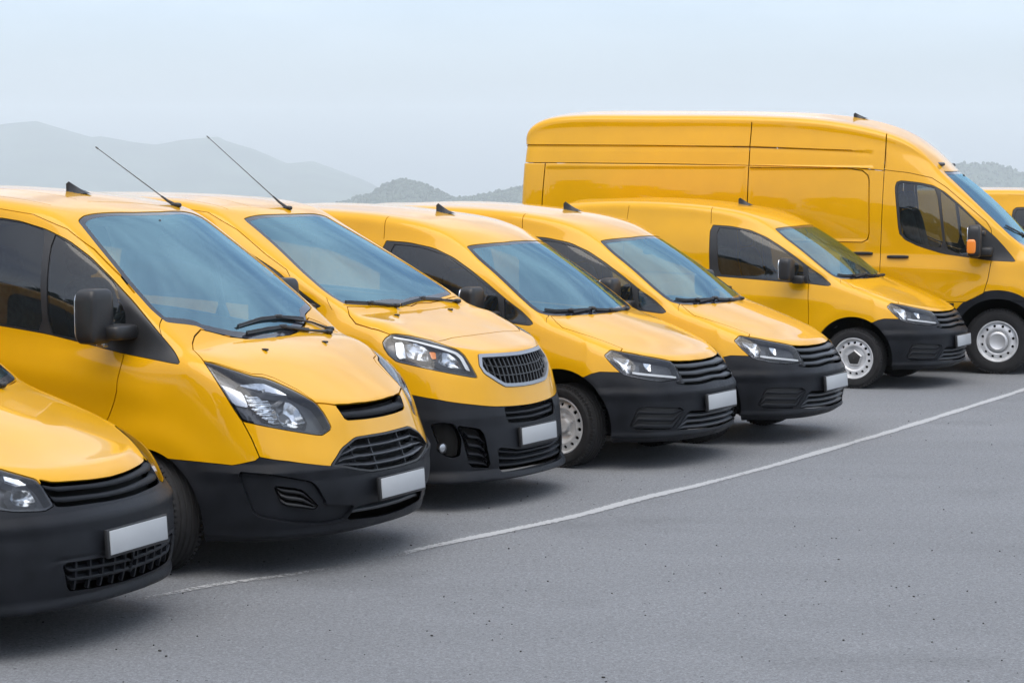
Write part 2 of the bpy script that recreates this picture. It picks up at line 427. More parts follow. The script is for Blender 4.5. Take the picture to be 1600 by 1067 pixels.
# ---------------------------------------------------------------- objects
def to_local(V, L): return np.stack([L/2-V[:, 0], V[:, 1], V[:, 2]], 1)
def surf_object(name, S, m, parent, L, flange=.02, fm=None, both=False):
    """Panel object: the patch plus an edge turned inward, smooth custom normals."""
    if len(S.T) == 0: return None
    V, N, T = S.V, S.N, S.T; mi = np.zeros(len(T), int)
    if flange:
        E = np.concatenate([T[:, [0, 1]], T[:, [1, 2]], T[:, [2, 0]]]); Es = np.sort(E, 1)
        u, idx, cnt = np.unique(Es, axis=0, return_index=True, return_counts=True)
        B = E[idx[cnt == 1]]
        if len(B):
            a, b = V[B[:, 0]], V[B[:, 1]]; na, nb = N[B[:, 0]], N[B[:, 1]]
            fn = np.cross(b-a, na); fn /= np.maximum(np.linalg.norm(fn, axis=1, keepdims=True), 1e-9)
            k = len(V); n = len(B)
            V = np.concatenate([V, a, b, b-nb*flange, a-na*flange]); N = np.concatenate([N, fn, fn, fn, fn])
            r = np.arange(n)
            F = np.concatenate([np.stack([k+n+r, k+r, k+3*n+r], 1), np.stack([k+n+r, k+3*n+r, k+2*n+r], 1)])
            T = np.concatenate([T, F]); mi = np.concatenate([mi, np.ones(len(F), int)])
    me = bpy.data.meshes.new(name)
    VL = to_local(V, L); NL = np.stack([-N[:, 0], N[:, 1], N[:, 2]], 1)
    TT = T[:, ::-1]
    me.vertices.add(len(VL)); me.vertices.foreach_set('co', VL.astype(np.float32).ravel())
    me.loops.add(len(TT)*3); me.loops.foreach_set('vertex_index', TT.astype(np.int32).ravel())
    me.polygons.add(len(TT)); me.polygons.foreach_set('loop_start', np.arange(0, len(TT)*3, 3, dtype=np.int32))
    me.materials.append(m)
    if fm is not None: me.materials.append(fm); me.polygons.foreach_set('material_index', mi.astype(np.int32))
    me.polygons.foreach_set('use_smooth', np.ones(len(TT), bool))
    me.update(calc_edges=True); me.validate()
    if len(me.vertices) == len(NL): me.normals_split_custom_set_from_vertices(NL.astype(np.float32).tolist())
    o = bpy.data.objects.new(name, me); COL.objects.link(o)
    if parent is not None: o.parent = parent
    return o

def mesh_object(name, V, F, m, parent=None, smooth=True, sharp=None):
    me = bpy.data.meshes.new(name); me.from_pydata([tuple(v) for v in V], [], F); me.materials.append(m)
    if smooth:
        me.polygons.foreach_set('use_smooth', np.ones(len(me.polygons), bool))
        if sharp: me.set_sharp_from_angle(angle=math.radians(sharp))
    o = bpy.data.objects.new(name, me); COL.objects.link(o)
    if parent is not None: o.parent = parent
    return o
class MB:
    def __init__(s): s.V, s.F = [], []
    def add(s, V, F):
        k = len(s.V); s.V += [tuple(v) for v in V]; s.F += [tuple(i+k for i in f) for f in F]; return s
    def rbox(s, c, half, e=.35, nu=20, nv=12, R=None):
        """rounded box (superellipsoid)"""
        V, F = [], []
        pw = lambda a, p: math.copysign(abs(a)**p, a)
        for j in range(nv+1):
            ph = -PI/2+PI*j/nv
            for i in range(nu):
                th = 2*PI*i/nu
                p = Vector((half[0]*pw(math.cos(ph), e)*pw(math.cos(th), e), half[1]*pw(math.cos(ph), e)*pw(math.sin(th), e), half[2]*pw(math.sin(ph), e)))
                if R: p = R @ p
                V.append(Vector(c)+p)
        for j in range(nv):
            for i in range(nu): F.append((j*nu+i, j*nu+(i+1) % nu, (j+1)*nu+(i+1) % nu, (j+1)*nu+i))
        return s.add(V, F)
    def box(s, c, half, R=None, b=0):
        V = [Vector((x*half[0], y*half[1], z*half[2])) for x in (-1, 1) for y in (-1, 1) for z in (-1, 1)]
        if R: V = [R @ v for v in V]
        return s.add([Vector(c)+v for v in V], [(0, 1, 3, 2), (4, 6, 7, 5), (0, 4, 5, 1), (2, 3, 7, 6), (0, 2, 6, 4), (1, 5, 7, 3)])
    def tube(s, pts, r, n=8, cap=True):
        pts = [Vector(p) for p in pts]; V, F = [], []
        rs = r if isinstance(r, (list, tuple)) else [r]*len(pts)
        for i, p in enumerate(pts):
            d = (pts[min(i+1, len(pts)-1)]-pts[max(i-1, 0)]).normalized()
            a = d.orthogonal().normalized() if i == 0 else (a-d*a.dot(d)).normalized()
            b = d.cross(a)
            V += [p+(a*math.cos(2*PI*k/n)+b*math.sin(2*PI*k/n))*rs[i] for k in range(n)]
        for i in range(len(pts)-1):
            for k in range(n): F.append((i*n+k, i*n+(k+1) % n, (i+1)*n+(k+1) % n, (i+1)*n+k))
        if cap: F += [tuple(range(n-1, -1, -1)), tuple((len(pts)-1)*n+k for k in range(n))]
        return s.add(V, F)
    def lathe(s, prof, n=48, axis='Y', c=(0, 0, 0)):
        """prof: (radius, along) pairs around the axis."""
        V, F = [], []
        for i in range(n):
            t = 2*PI*i/n
            for r, a in prof: V.append((c[0]+r*math.cos(t), c[1]+a, c[2]+r*math.sin(t)))
        m = len(prof)
        for i in range(n):
            for k in range(m-1): F.append((i*m+k, i*m+k+1, ((i+1) % n)*m+k+1, ((i+1) % n)*m+k))
        return s.add(V, F)
    def build(s, name, m, parent=None, smooth=True, sharp=40): return mesh_object(name, s.V, s.F, m, parent, smooth, sharp)
def fix_normals(o):
    bm = bmesh.new(); bm.from_mesh(o.data); bmesh.ops.recalc_face_normals(bm, faces=bm.faces); bm.to_mesh(o.data); bm.free(); return o
def bevel(o, w, seg=2):
    bm = bmesh.new(); bm.from_mesh(o.data)
    bmesh.ops.recalc_face_normals(bm, faces=bm.faces)
    bmesh.ops.bevel(bm, geom=[e for e in bm.edges if e.is_manifold and e.calc_face_angle(0) > .5], offset=w, segments=seg, affect='EDGES', profile=.5)
    bm.to_mesh(o.data); bm.free()
    o.data.polygons.foreach_set('use_smooth', np.ones(len(o.data.polygons), bool)); o.data.set_sharp_from_angle(angle=math.radians(40))
    return o
def empty(name, loc, rz, label, cat, group=None):
    o = bpy.data.objects.new(name, None); COL.objects.link(o); o.empty_display_size = .3
    o.location = loc; o.rotation_euler = (0, 0, rz); o['label'] = label; o['category'] = cat
    if group: o['group'] = group
    return o
def copy_tree(o, parent=None):
    c = o.copy(); COL.objects.link(c)
    if parent is not None: c.parent = parent
    for ch in list(o.children): copy_tree(ch, c)
    return c
# ---------------------------------------------------------------- wheels
def wheel_meshes(R, rr, w, holes, hub):
    """tyre, rim and cap as objects at the origin, outer side at +Y; returned as a list of prototypes."""
    h = w/2
    tread = []
    ys = np.linspace(-h+.03, h-.03, 21)
    for i, y in enumerate(ys): tread.append((R-(.009 if i % 5 == 2 else 0), y))
    prof = [(rr-.004, -h+.02), (rr+.012, -h), ((R+rr)/2, -h-.006), (R-.03, -h+.002), (R-.01, -h+.014)]+tread+[(R-.01, h-.014), (R-.03, h-.002), (R-.036, h+.001), ((R+rr)/2+.012, h+.005), ((R+rr)/2, h+.0065), (rr+.02, h+.002), (rr+.012, h), (rr-.004, h-.02)]
    mb = MB().lathe(prof, 64)
    # shoulder lugs
    for i in range(64):
        t = 2*PI*i/64
        for s in (-1, 1):
            Rm = Matrix.Rotation(-t, 3, 'Y')
            mb.box(Vector((math.cos(t)*(R-.012), s*(h-.016), math.sin(t)*(R-.012))), (.012, .012, .009), Rm)
    tyre = mb.build('wheel', M['rubber'], sharp=35)
    # rim: lathe grid with holes cut through
    y0 = h-.012
    pr = [(rr, y0), (rr-.006, y0+.004), (rr-.014, y0), (rr-.018, y0-.012), (rr-.022, y0-.03), (rr*.875, y0-.040), (rr*.85, y0-.036), (rr*.74, y0-.026), (rr*.62, y0-.022), (rr*.57, y0-.030), (rr*.50, y0-.052), (rr*.40, y0-.058), (rr*.2, y0-.058), (.003, y0-.058)]
    fine = []
    for (a, b), (c, d) in zip(pr[:-1], pr[1:]):
        n = max(1, int(abs(a-c)/.006))
        for k in range(n): fine.append((a+(c-a)*k/n, b+(d-b)*k/n))
    fine.append(pr[-1]); A = 128
    th = np.arange(A)*2*PI/A; P = np.array(fine)
    V = np.stack([P[:, 0][None]*np.cos(th)[:, None], np.repeat(P[:, 1][None], A, 0), P[:, 0][None]*np.sin(th)[:, None]], 2).reshape(-1, 3)
    m = len(P); T = []
    for i in range(A):
        for k in range(m-1):
            a, b, c, d = i*m+k, i*m+k+1, ((i+1) % A)*m+k+1, ((i+1) % A)*m+k
            T += [(a, b, c), (a, c, d)]
    T = np.array(T); N = vnormals(V, T)
    if N[(N[:, 1] > .3) | (N[:, 1] < -.3)][:, 1].mean() < 0: T = T[:, ::-1]; N = -N
    S = Surf(V, N, T)
    hr = rr*.76
    for i in range(holes):
        t = 2*PI*(i+.5)/holes
        g = np.hypot((S.V[:, 0]-hr*math.cos(t)), (S.V[:, 2]-hr*math.sin(t)))-rr*.070
        _, S = clip(S, g)
    rim = surf_object('rim', S, M['steel'], None, 0, .014, M['steel'])
    protos = [tyre, rim]
    bd = MB().lathe([(.01, y0-.085), (rr*.93, y0-.085), (rr*.95, y0-.03)], 48).build('brake_drum', M['void']); protos.append(bd)
    if hub == 'pentagon':
        protos.append(fix_normals(MB().lathe([(rr*.43, y0-.055), (rr*.42, y0-.028), (rr*.36, y0-.018), (rr*.33, y0-.026), (rr*.33, y0-.05)], 5).build('hub_ring', M['hubchrome'], sharp=20)))
        protos.append(fix_normals(MB().lathe([(rr*.33, y0-.05), (rr*.325, y0-.024), (rr*.25, y0-.018), (.002, y0-.017)], 10).build('hub_cap', M['hubcap'], sharp=30)))
    elif hub == 'dome':
        protos.append(fix_normals(MB().lathe([(rr*.50, y0-.05), (rr*.50, y0-.015), (rr*.46, y0-.004), (rr*.38, y0+.0), (rr*.36, y0-.003), (.002, y0-.004)], 40).build('hub_cap', M['hubchrome'])))
    else:
        mb = MB().lathe([(rr*.24, y0-.058), (rr*.23, y0-.03), (rr*.18, y0-.026), (.002, y0-.026)], 24)
        for i in range(5):
            t = 2*PI*i/5+.3
            mb.lathe([(.011, y0-.06), (.011, y0-.042), (.001, y0-.040)], 6, c=(rr*.36*math.cos(t), 0, rr*.36*math.sin(t)))
        protos.append(fix_normals(mb.build('hub_cap', M['steel'])))
    return protos
WHEELS = {}
def put_wheel(kind, parent, loc, side, steer=0):
    """side -1: right hand side. Tyre carries rim, drum and cap."""
    if kind not in WHEELS: WHEELS[kind] = wheel_meshes(*kind); first = True
    else: first = False
    out = []
    for o in WHEELS[kind]:
        c = o if first else o.copy()
        if not first: COL.objects.link(c)
        out.append(c)
    out[0].parent = parent; out[0].location = loc
    out[0].rotation_euler = (0, random.uniform(0, 6), 0) if side > 0 else (0, random.uniform(0, 6), PI)
    out[0].rotation_mode = 'YXZ' if False else 'XYZ'
    r = Matrix.Rotation(steer+(0 if side > 0 else PI), 4, 'Z') @ Matrix.Rotation(random.uniform(0, 6), 4, 'Y')
    out[0].rotation_euler = r.to_euler()
    for c in out[1:]: c.parent = out[0]; c.location = (0, 0, 0); c.rotation_euler = (0, 0, 0)
    return out[0]

# ---------------------------------------------------------------- vehicle
SKINS = {}
def skin_of(P):
    k = id(P)
    if k not in SKINS:
        co, t = build_skin(P, 3); N = vnormals(co, t); d = np.zeros(len(co))
        for keys, amp, wu, wd, x0, x1 in P.get('creases', []):           # pressed lines along the sides
            kx = np.array(keys); z0 = np.interp(co[:, 0], kx[:, 0], kx[:, 1]); dz = co[:, 2]-z0
            prof = np.where(dz > 0, np.exp(-(dz/wu)), np.exp(-(dz/wd)**2))
            st = lambda a: np.clip(a, 0, 1)**2*(3-2*np.clip(a, 0, 1))
            d += amp*prof*(np.abs(N[:, 1]) > .5)*st((co[:, 0]-x0)/.35)*st((x1-co[:, 0])/.4)
        for x, z, r, amp, w in P.get('bulges', []):                       # swollen wings round the wheels
            q = np.hypot(co[:, 0]-x, co[:, 2]-z)-r
            d += amp*np.where(q > 0, np.exp(-(q/w)**2), 1)*(np.abs(co[:, 1]) > .5)*np.clip((co[:, 2]-z+.1)/.25, 0, 1)*np.clip((np.abs(N[:, 1])-.35)/.3, 0, 1)
        co = co+N*d[:, None]; SKINS[k] = Surf(co, vnormals(co, t), t)
    return SKINS[k].copy()
def surf_pt(S, x, y):
    """height of the skin's top at (x, y)"""
    d = (S.V[:, 0]-x)**2+(S.V[:, 1]-y)**2; m = S.N[:, 2] > .2
    i = np.where(m)[0][np.argsort(d[m])[:6]]
    w = 1/(d[i]+1e-5); return float((S.V[i, 2]*w).sum()/w.sum())
def nose_x(S, y, z):
    m = (S.V[:, 0] < 1.2) & (S.N[:, 0] < -.3); d = (S.V[:, 1]-y)**2+(S.V[:, 2]-z)**2
    i = np.where(m)[0][np.argsort(d[m])[:5]]; w = 1/(d[i]+1e-5); return float((S.V[i, 0]*w).sum()/w.sum())

def shaped_bars(S, proj, poly, bands, name, m, root, L, lift=.0, depth=.03, tilt=.012, cuts=()):
    """bars that follow the skin inside an opening: bands are (v0, v1) shares of its height."""
    v = vparam(S, proj, poly); res = []
    for v0, v1 in bands:
        c, hw = (v0+v1)/2, (v1-v0)/2
        a, _ = clip(S, np.abs(v-c)-hw)
        if len(a.T) == 0: continue
        va = (vparam(a, proj, poly)-c)/hw
        # rounded front: highest a third of the way down
        pr = lift+tilt*(1-va)*.5-.5*tilt-.010*np.maximum(np.abs(va)-.2, 0)**2
        a.V = a.V+a.N*pr[:, None]
        tiltn = a.N+np.array([0, 0, 1.0])[None]*(va*.75)[:, None]; a.N = tiltn/np.linalg.norm(tiltn, axis=1, keepdims=True)
        o = surf_object(name, a, m, root, L, depth, m)
        if o: res.append(o)
    return res
def upright_bars(S, proj, us, hw, name, m, root, L, lift, depth):
    Q = PROJ[proj](S.V)
    for u in us:
        for s in ((-1, 1) if u > .01 else (1,)):
            T = S.sub((S.V[:, 1][S.T].mean(1)*s > -.02) if u > .01 else np.ones(len(S.T), bool))
            if len(T.T) == 0: continue
            a, _ = clip(T, np.abs(PROJ[proj](T.V)[:, 0]-u)-hw)
            if len(a.T): surf_object(name, offset(a, lift), m, root, L, depth, m)

def dense(S, size):
    for _ in range(3):
        L = np.max([np.linalg.norm(S.V[S.T[:, i]]-S.V[S.T[:, (i+1) % 3]], axis=1) for i in range(3)], axis=0)
        S = refine(S, L > size)
    return S
def side_split(S): 
    y = S.V[:, 1][S.T].mean(1); return S.sub(y < 0), S.sub(y >= 0)

def make_vehicle(P, F, cfg, root):
    """Builds every part of one van under root. All shapes are in the van's own frame (x back from the nose)."""
    S0 = skin_of(P); S = S0.copy(); L = float(S.V[:, 0].max())
    loc = lambda x, y, z: (L/2-x, y, z)
    ax, ar, wr = cfg['axles'], cfg['arch_r'], cfg['wheel']
    paint, plastic = M['paint'], M['plastic']
    wz = cfg.get('arch_z', wr[0]+.01)
    for x in ax:                                            # wheel arches
        far = np.abs(S.V[:, 1]) > .45
        g = np.where(far & (np.abs(S.V[:, 0]-x) < .8), np.hypot(S.V[:, 0]-x, S.V[:, 2]-wz)-ar, 1)
        near = (np.abs(S.V[:, 0]-x) < .75)[S.T].all(1) & (np.abs(S.V[:, 1]) > .45)[S.T].all(1)
        n, f = S.sub(near), S.sub(~near)
        gg = lambda s: np.hypot(s.V[:, 0]-x, s.V[:, 2]-wz)-ar
        n = refine(n, np.abs(gg(n))[n.T].min(1) < .05)
        _, n = clip(n, gg(n))
        # flared lip
        d = gg(n); dd = n.V[:, 2] > wz-.25; n.V = n.V+n.N*(cfg.get('flare', .012)*np.exp(-(d/.045)**2)*dd)[:, None]
        S = join(n, f)
    # --- glass
    w, S = region(S, *F['windshield'], gap=.0025, fine=2, cond=lambda V: V[:, 2] > .9, smooth=2)
    g = poly_sdf(PROJ['T'](w.V), rnd(F['windshield'][1], 2, .12))
    fw = cfg.get('frit', .035)
    pane, border = clip(w, g+fw)
    ws = surf_object('windscreen', offset(border, -.004), M['frit'], root, L, .012, M['void'])
    surf_object('pane', offset(pane, -.0045), M['glass'], ws, L, 0)
    trim, S = region(S, *F['window'], gap=.002, fine=2, smooth=1)
    polys = [F[k] for k in ('glass', 'quarter', 'glassA', 'glassB') if k in F]
    panes = []
    for pr, pl in polys:
        a, trim = region(trim, pr, pl, gap=.001, fine=2, smooth=1); panes.append(a)
    rt, lt = side_split(trim)
    for t, sgn in ((rt, -1), (lt, 1)):
        fo = surf_object('window_frame', offset(t, -.003), M['plastic2'], root, L, .03, M['plastic2'])
        for p in panes:
            a = side_split(p)[0 if sgn < 0 else 1]
            surf_object('pane', offset(a, -.010), M['side_glass'], fo, L, 0)
    # --- headlights
    hl, S = region(S, *F['headlight'], gap=.0025, fine=3, smooth=1)
    for h in side_split(hl):
        hs = surf_object('headlight', offset(h, -.055), M['lampgrey'], root, L, 0)
        rim_, _ = clip(h, -(poly_sdf(PROJ['O'](h.V), rnd(F['headlight'][1], 1, .12))+.011))
        surf_object('bezel', offset(rim_, -.004), M['gloss_black'], hs, L, .05, M['gloss_black'])
        for zn, zm, dp, cup in cfg['lamp_zones']:
            pr, pl = F[zn]
            z, _ = region(h, pr, pl, gap=0, fine=2, smooth=1)
            if len(z.T) == 0: continue
            gz = poly_sdf(PROJ['O'](z.V), rnd(pl, 1, .12))
            dpt = dp+cup*(1-np.exp(np.minimum(gz, 0)/.03))
            if zn == 'z_rib': dpt = dpt+.006*np.sin(z.V[:, 2]*260)
            nV = z.V-z.N*dpt[:, None]; zz = Surf(nV, z.N, z.T)
            if cup or zn == 'z_rib': zz.N = -vnormals(nV, z.T) if (vnormals(nV, z.T)*z.N).sum() < 0 else vnormals(nV, z.T)
            surf_object({'z_amber': 'indicator', 'z_turn': 'indicator', 'z_strip': 'light_strip'}.get(zn, 'reflector'), zz, M[zm], hs, L, .03, M['lampgrey'])
            if zn in ('z_bowl', 'z_bowl2', 'z_eye', 'z_turn'):       # the bulb in its bowl
                c = z.V.mean(0)-z.N.mean(0)*(dp+.02)
                n_ = Vector((-z.N.mean(0)[0], z.N.mean(0)[1], z.N.mean(0)[2])).normalized()
                b = Vector(loc(*c))
                MB().tube([b-n_*.02, b, b+n_*.012], [.011, .011, .004], 10).build('bulb', M['lampsilver'], hs)
        surf_object('lens', offset(h, .0), M['lens'], hs, L, 0)
    # --- openings in the front: each gets a dark back and bars
    for name, key, bar, bands, ups, o in cfg['openings']:
        op, S = region(S, *F[key], gap=.0015, fine=2, smooth=o.get('smooth', 1))
        op = dense(op, .014)
        if o.get('lower'):                                   # painted insert under the opening
            pass
        for part in ((op,) if F[key][0] == 'F' else side_split(op)):
            fr = o.get('frame', 0)
            back = surf_object(name, offset(part, -o.get('depth', .05)), M[o.get('back', 'void')], root, L, -o.get('depth', .05)*.93, M['plastic2'])
            if fr:
                g = poly_sdf(PROJ[F[key][0]](part.V), rnd(F[key][1], 1, .12))
                if F[key][0] == 'F': pass
                rimp, part2 = clip(part, -(g+fr))
                surf_object('surround', offset(rimp, o.get('frame_lift', .004)), M[o.get('frame_mat', 'plastic')], back, L, .05, M[o.get('frame_mat', 'plastic')])
            if bands: shaped_bars(part, *F[key], bands, bar, M[o.get('bar_mat', 'grille')], back, L, o.get('lift', -.006), o.get('bdepth', .035), o.get('tilt', .012))
            if ups: upright_bars(part, F[key][0], ups, o.get('uw', .004), 'upright', M[o.get('bar_mat', 'grille')], back, L, o.get('ulift', -.022), .02)
    # --- bumper
    bl = F['bumper'][1]
    if 'bumper_pre' in cfg: bl = cfg['bumper_pre']+bl
    bp = bl+[[-.4, bl[-1][1]], [-.4, -.4], [ax[0], -.4], [ax[0], bl[0][1]]]
    cnd = lambda V: (V[:, 0] < ax[0]+.05)
    old = COND['S']; COND['S'] = lambda V: np.ones(len(V), bool)
    bmp, S = region(S, 'S', bp, gap=.002, fine=2, cond=cnd)
    COND['S'] = old
    if 'panel' in cfg:                                       # a recessed panel of the bumper
        pk = cfg['panel']; pn, bmp = region(bmp, *F[pk], gap=.002, fine=2, smooth=1)
        for q in side_split(pn): surf_object('bumper_panel', offset(q, cfg.get('panel_d', -.02)), M[cfg.get('panel_mat', 'plastic2')], root, L, .03, plastic)
    if 'bump_fn' in cfg: bmp = cfg['bump_fn'](bmp)
    surf_object('bumper', bmp, plastic, root, L, .05, plastic)
    # --- bonnet, doors
    hd, S = region(S, *F['hood'], gap=.0035, fine=2, cond=lambda V: V[:, 2] > .7)
    if 'hood_fn' in cfg: hd = cfg['hood_fn'](hd)
    surf_object('bonnet', hd, paint, root, L, .03, paint)
    for kind, poly in cfg['doors']:
        d, S = region(S, 'S', poly, gap=.0036, fine=2)
        for q in side_split(d): surf_object(kind, q, paint, root, L, .03, paint)
    for g_ in cfg.get('grooves', []): S = groove(S, g_[0], g_[1], g_[2] if len(g_) > 2 else cfg.get('groove_hw', .003))
    for reg, mname, pname in cfg.get('cladding', []):
        c, S = region(S, 'S', reg, gap=.001, fine=2)
        for q in side_split(c): surf_object(pname, offset(q, .010), M[mname], root, L, .03, M[mname])
    if 'arch_trim' in cfg:
        for x in ax:
            near = (np.abs(S.V[:, 0]-x) < .9)[S.T].all(1) & (np.abs(S.V[:, 1]) > .45)[S.T].all(1)
            n, f = S.sub(near), S.sub(~near)
            gg = lambda s: np.hypot(s.V[:, 0]-x, s.V[:, 2]-wz)-ar-cfg['arch_trim']
            n = refine(n, np.abs(gg(n))[n.T].min(1) < .05)
            t, n = clip(n, gg(n)); S = join(n, f)
            for q in side_split(t): surf_object('wheel_arch_trim', offset(q, .014), plastic, root, L, .04, plastic)
    if 'body_fn' in cfg: S = cfg['body_fn'](S)
    surf_object('body', S, paint, root, L, .04, paint)
    # --- number plate on its holder
    px_, pz = cfg['plate']
    x = nose_x(S0, 0, pz)-cfg.get('plate_out', .012)
    R = Matrix.Rotation(math.radians(cfg.get('plate_tilt', -4)), 3, 'Y')
    hold = bevel(MB().box(loc(x+.004, 0, pz-.004), (.010, .275, .066), R).build('plate_holder', M['plastic2'], root), .004)
    bevel(MB().box(Vector(loc(x-.0085, 0, pz)), (.0035, .26, .055), R).build('number_plate', M['plate'], hold), .003)
    # --- under the skin: chassis, arch liners, cab
    fl = MB().box(loc(L/2+.15, 0, .33), (L/2-.35, .62, .10)); fl.box(loc(L/2+.3, 0, .36), (L/2-.75, P_w(P)-.12, .05))
    fl.build('chassis', M['void'], root)
    for x in ax:
        for s in (-1, 1):
            V, Fc = [], []
            n = 20
            for k in range(n+1):
                t = -.25+(PI+.5)*k/n
                for y in (.42, P_w(P)-.035): V.append(loc(x+math.cos(t)*(ar+.012), s*y, wz+math.sin(t)*(ar+.012)))
            for k in range(n): Fc.append((2*k, 2*k+1, 2*k+3, 2*k+2))
            V.append(loc(x, s*.42, wz)); c = len(V)-1
            for k in range(n): Fc.append((2*k, 2*k+2, c))
            mesh_object('wheel_arch_liner', V, Fc, M['void'], root)
    for x in ax:
        for s in (-1, 1):
            put_wheel(wr, root, loc(x, s*(P_w(P)-wr[2]/2-cfg.get('wheel_in', .015)), wr[0]), s, cfg.get('steer', 0) if x == ax[0] else 0)
    wbx, wbz = P['ws_base']; wtx, wtz = P['ws_top']; hw = P_w(P)
    fw_ = MB().box(loc(wbx-.10, 0, wbz*.5+.05), (.02, hw-.2, wbz*.5-.22)); fw_.build('firewall', M['void'], root)
    dsh = MB().rbox(loc(wbx+.33, 0, wbz-.10), (.34, hw-.16, .11), .45, 28, 14)
    dsh.rbox(loc(wbx+.42, -.38, wbz-.01), (.14, .2, .07), .6).rbox(loc(wbx+.45, 0, wbz-.32), (.22, hw-.18, .22), .3)
    dsh.build('dashboard', M['dash'], root)
    ctr = Vector(loc(wbx+.82, -.38, wbz-.03)); R2 = Matrix.Rotation(math.radians(-62), 3, 'Y')
    ring = [ctr+R2@Vector((math.cos(t)*.19, math.sin(t)*.19, 0)) for t in np.linspace(0, 2*PI, 29)]
    sw = MB().tube(ring, .016, 8, False).tube([ctr-R2@Vector((.19, 0, 0)), ctr, ctr+R2@Vector((.19, 0, 0))], .018, 8).tube([ctr-R2@Vector((0, .19, 0)), ctr, ctr+R2@Vector((0, .19, 0))], .022, 8).tube([ctr, ctr+R2@Vector((0, 0, .3))] if (R2@Vector((0,0,1))).x > 0 else [ctr, ctr-R2@Vector((0, 0, .3))], .03, 8)
    sw.rbox(ctr, (.06, .06, .04), .7); sw.build('steering_wheel', M['dash'], root)
    sx = cfg.get('seat_x', wbx+1.25); sz = cfg.get('seat_z', wbz-.40)
    for y in (-.38, .38):
        st = MB(); Rb = Matrix.Rotation(math.radians(-14), 3, 'Y')
        st.rbox(loc(sx-.10, y, sz), (.26, .24, .09), .45); st.rbox(loc(sx+.22, y, sz+.36), (.07, .23, .34), .45, R=Rb)
        st.rbox(loc(sx+.33, y, sz+.80), (.05, .13, .10), .55, R=Rb); st.rbox(loc(sx, y, sz-.2), (.22, .2, .16), .3)
        st.build('seat', M['seat'], root)
    bk = cfg.get('bulkhead', sx+.55)
    MB().box(loc(bk, 0, (wtz+.3)/2+.05), (.012, hw-.22, (wtz-.5)/2)).build('bulkhead', M['wall'], root)
    MB().box(loc((wtx+bk)/2+.05, 0, wtz-.06), ((bk-wtx)/2-.04, .5, .012)).build('headliner', M['headliner'], root)
    MB().rbox(loc(wtx-.12, 0, wtz-.16), (.012, .11, .035), .6).tube([loc(wtx-.12, 0, wtz-.16), loc(wtx-.06, 0, wtz-.04)], .008).build('rear_view_mirror', M['dash'], root)
    # --- wipers
    for path, bl_ in cfg.get('wipers', []):
        wp = MB(); zz = [(x, y, max(z, surf_pt(S0, x, y))+.014) for x, y, z in path]
        wp.tube([loc(*p) for p in zz], [.010]+[.007]*(len(zz)-1), 6)
        wp.rbox(loc(*zz[0]), (.03, .02, .016), .7)
        if bl_:
            zb = [(x, y, max(z, surf_pt(S0, x, y))+.008) for x, y, z in bl_]
            wp.tube([loc(*p) for p in zb], .008, 6); wp.tube([loc(p[0], p[1], p[2]+.010) for p in zb], .005, 5)
            m_ = len(zb)//2; wp.rbox(loc(zb[m_][0], zb[m_][1], zb[m_][2]+.008), (.014, .035, .012), .6)
        wp.build('wiper', M['plastic2'], root)
    for x, y in cfg.get('nozzles', []):
        for s in ((-1, 1) if abs(y) > .01 else (1,)):
            MB().rbox(loc(x, s*y, surf_pt(S0, x, s*y)+.004), (.022, .012, .007), .7, 12, 8).build('washer_nozzle', M['plastic2'], root)
    # --- roof antenna
    for kind, x, y in cfg.get('antennas', []):
        z = surf_pt(S0, x, y)-.004
        if kind == 'fin':
            f_ = MB(); V = []
            pr = [(0, 0), (.03, .03), (.075, .068), (.10, .078), (.118, .078), (.122, .03), (.13, 0)]
            k = cfg.get('fin_s', 1.0)
            hx = [(.0, .0, .026), (.04, .026, .020), (.085, .062, .010), (.108, .078, .004)]
            top, bot = [], []
            prof = [(-.075, 0, .012), (-.05, .012, .030), (.0, .034, .030), (.05, .014, .028), (.07, 0, .02)]
            n = 10
            for i in range(n+1):
                t = i/n; xx = -.085+.175*t
                ht = .078*k*(t**1.25) if t < .9 else .078*k*(.9**1.25)*(1-(t-.9)*2.0)
                wd = (.028*math.sin(PI*min(t*1.05+.05, 1))**.6+.006)
                V += [(L/2-x-xx, y-wd, z), (L/2-x-xx, y-wd*.55, z+min(ht, .022)), (L/2-x-xx, y-.004, z+ht), (L/2-x-xx, y+.004, z+ht), (L/2-x-xx, y+wd*.55, z+min(ht, .022)), (L/2-x-xx, y+wd, z)]
            Fc = [(i*6+j, i*6+j+1, (i+1)*6+j+1, (i+1)*6+j) for i in range(n) for j in range(5)]+[(0, 1, 2, 3, 4, 5), tuple(n*6+j for j in range(5, -1, -1))]
            fix_normals(f_.add(V, Fc).build('antenna', M['plastic2'], root, True, 50))
        else:
            b = Vector(loc(x, y, z)); d = Vector((-cfg['whip'][0], 0, cfg['whip'][1]))
            a = MB().rbox(b+Vector((0, 0, .012)), (.035, .022, .016), .7)
            a.tube([b+Vector((0, 0, .01)), b+d*.10, b+d*.18], [.013, .009, .006], 8).tube([b+d*.18, b+d*.97], [.0038, .0026], 6).tube([b+d*.97, b+d], [.005, .004], 6)
            a.build('antenna', M['plastic2'], root)
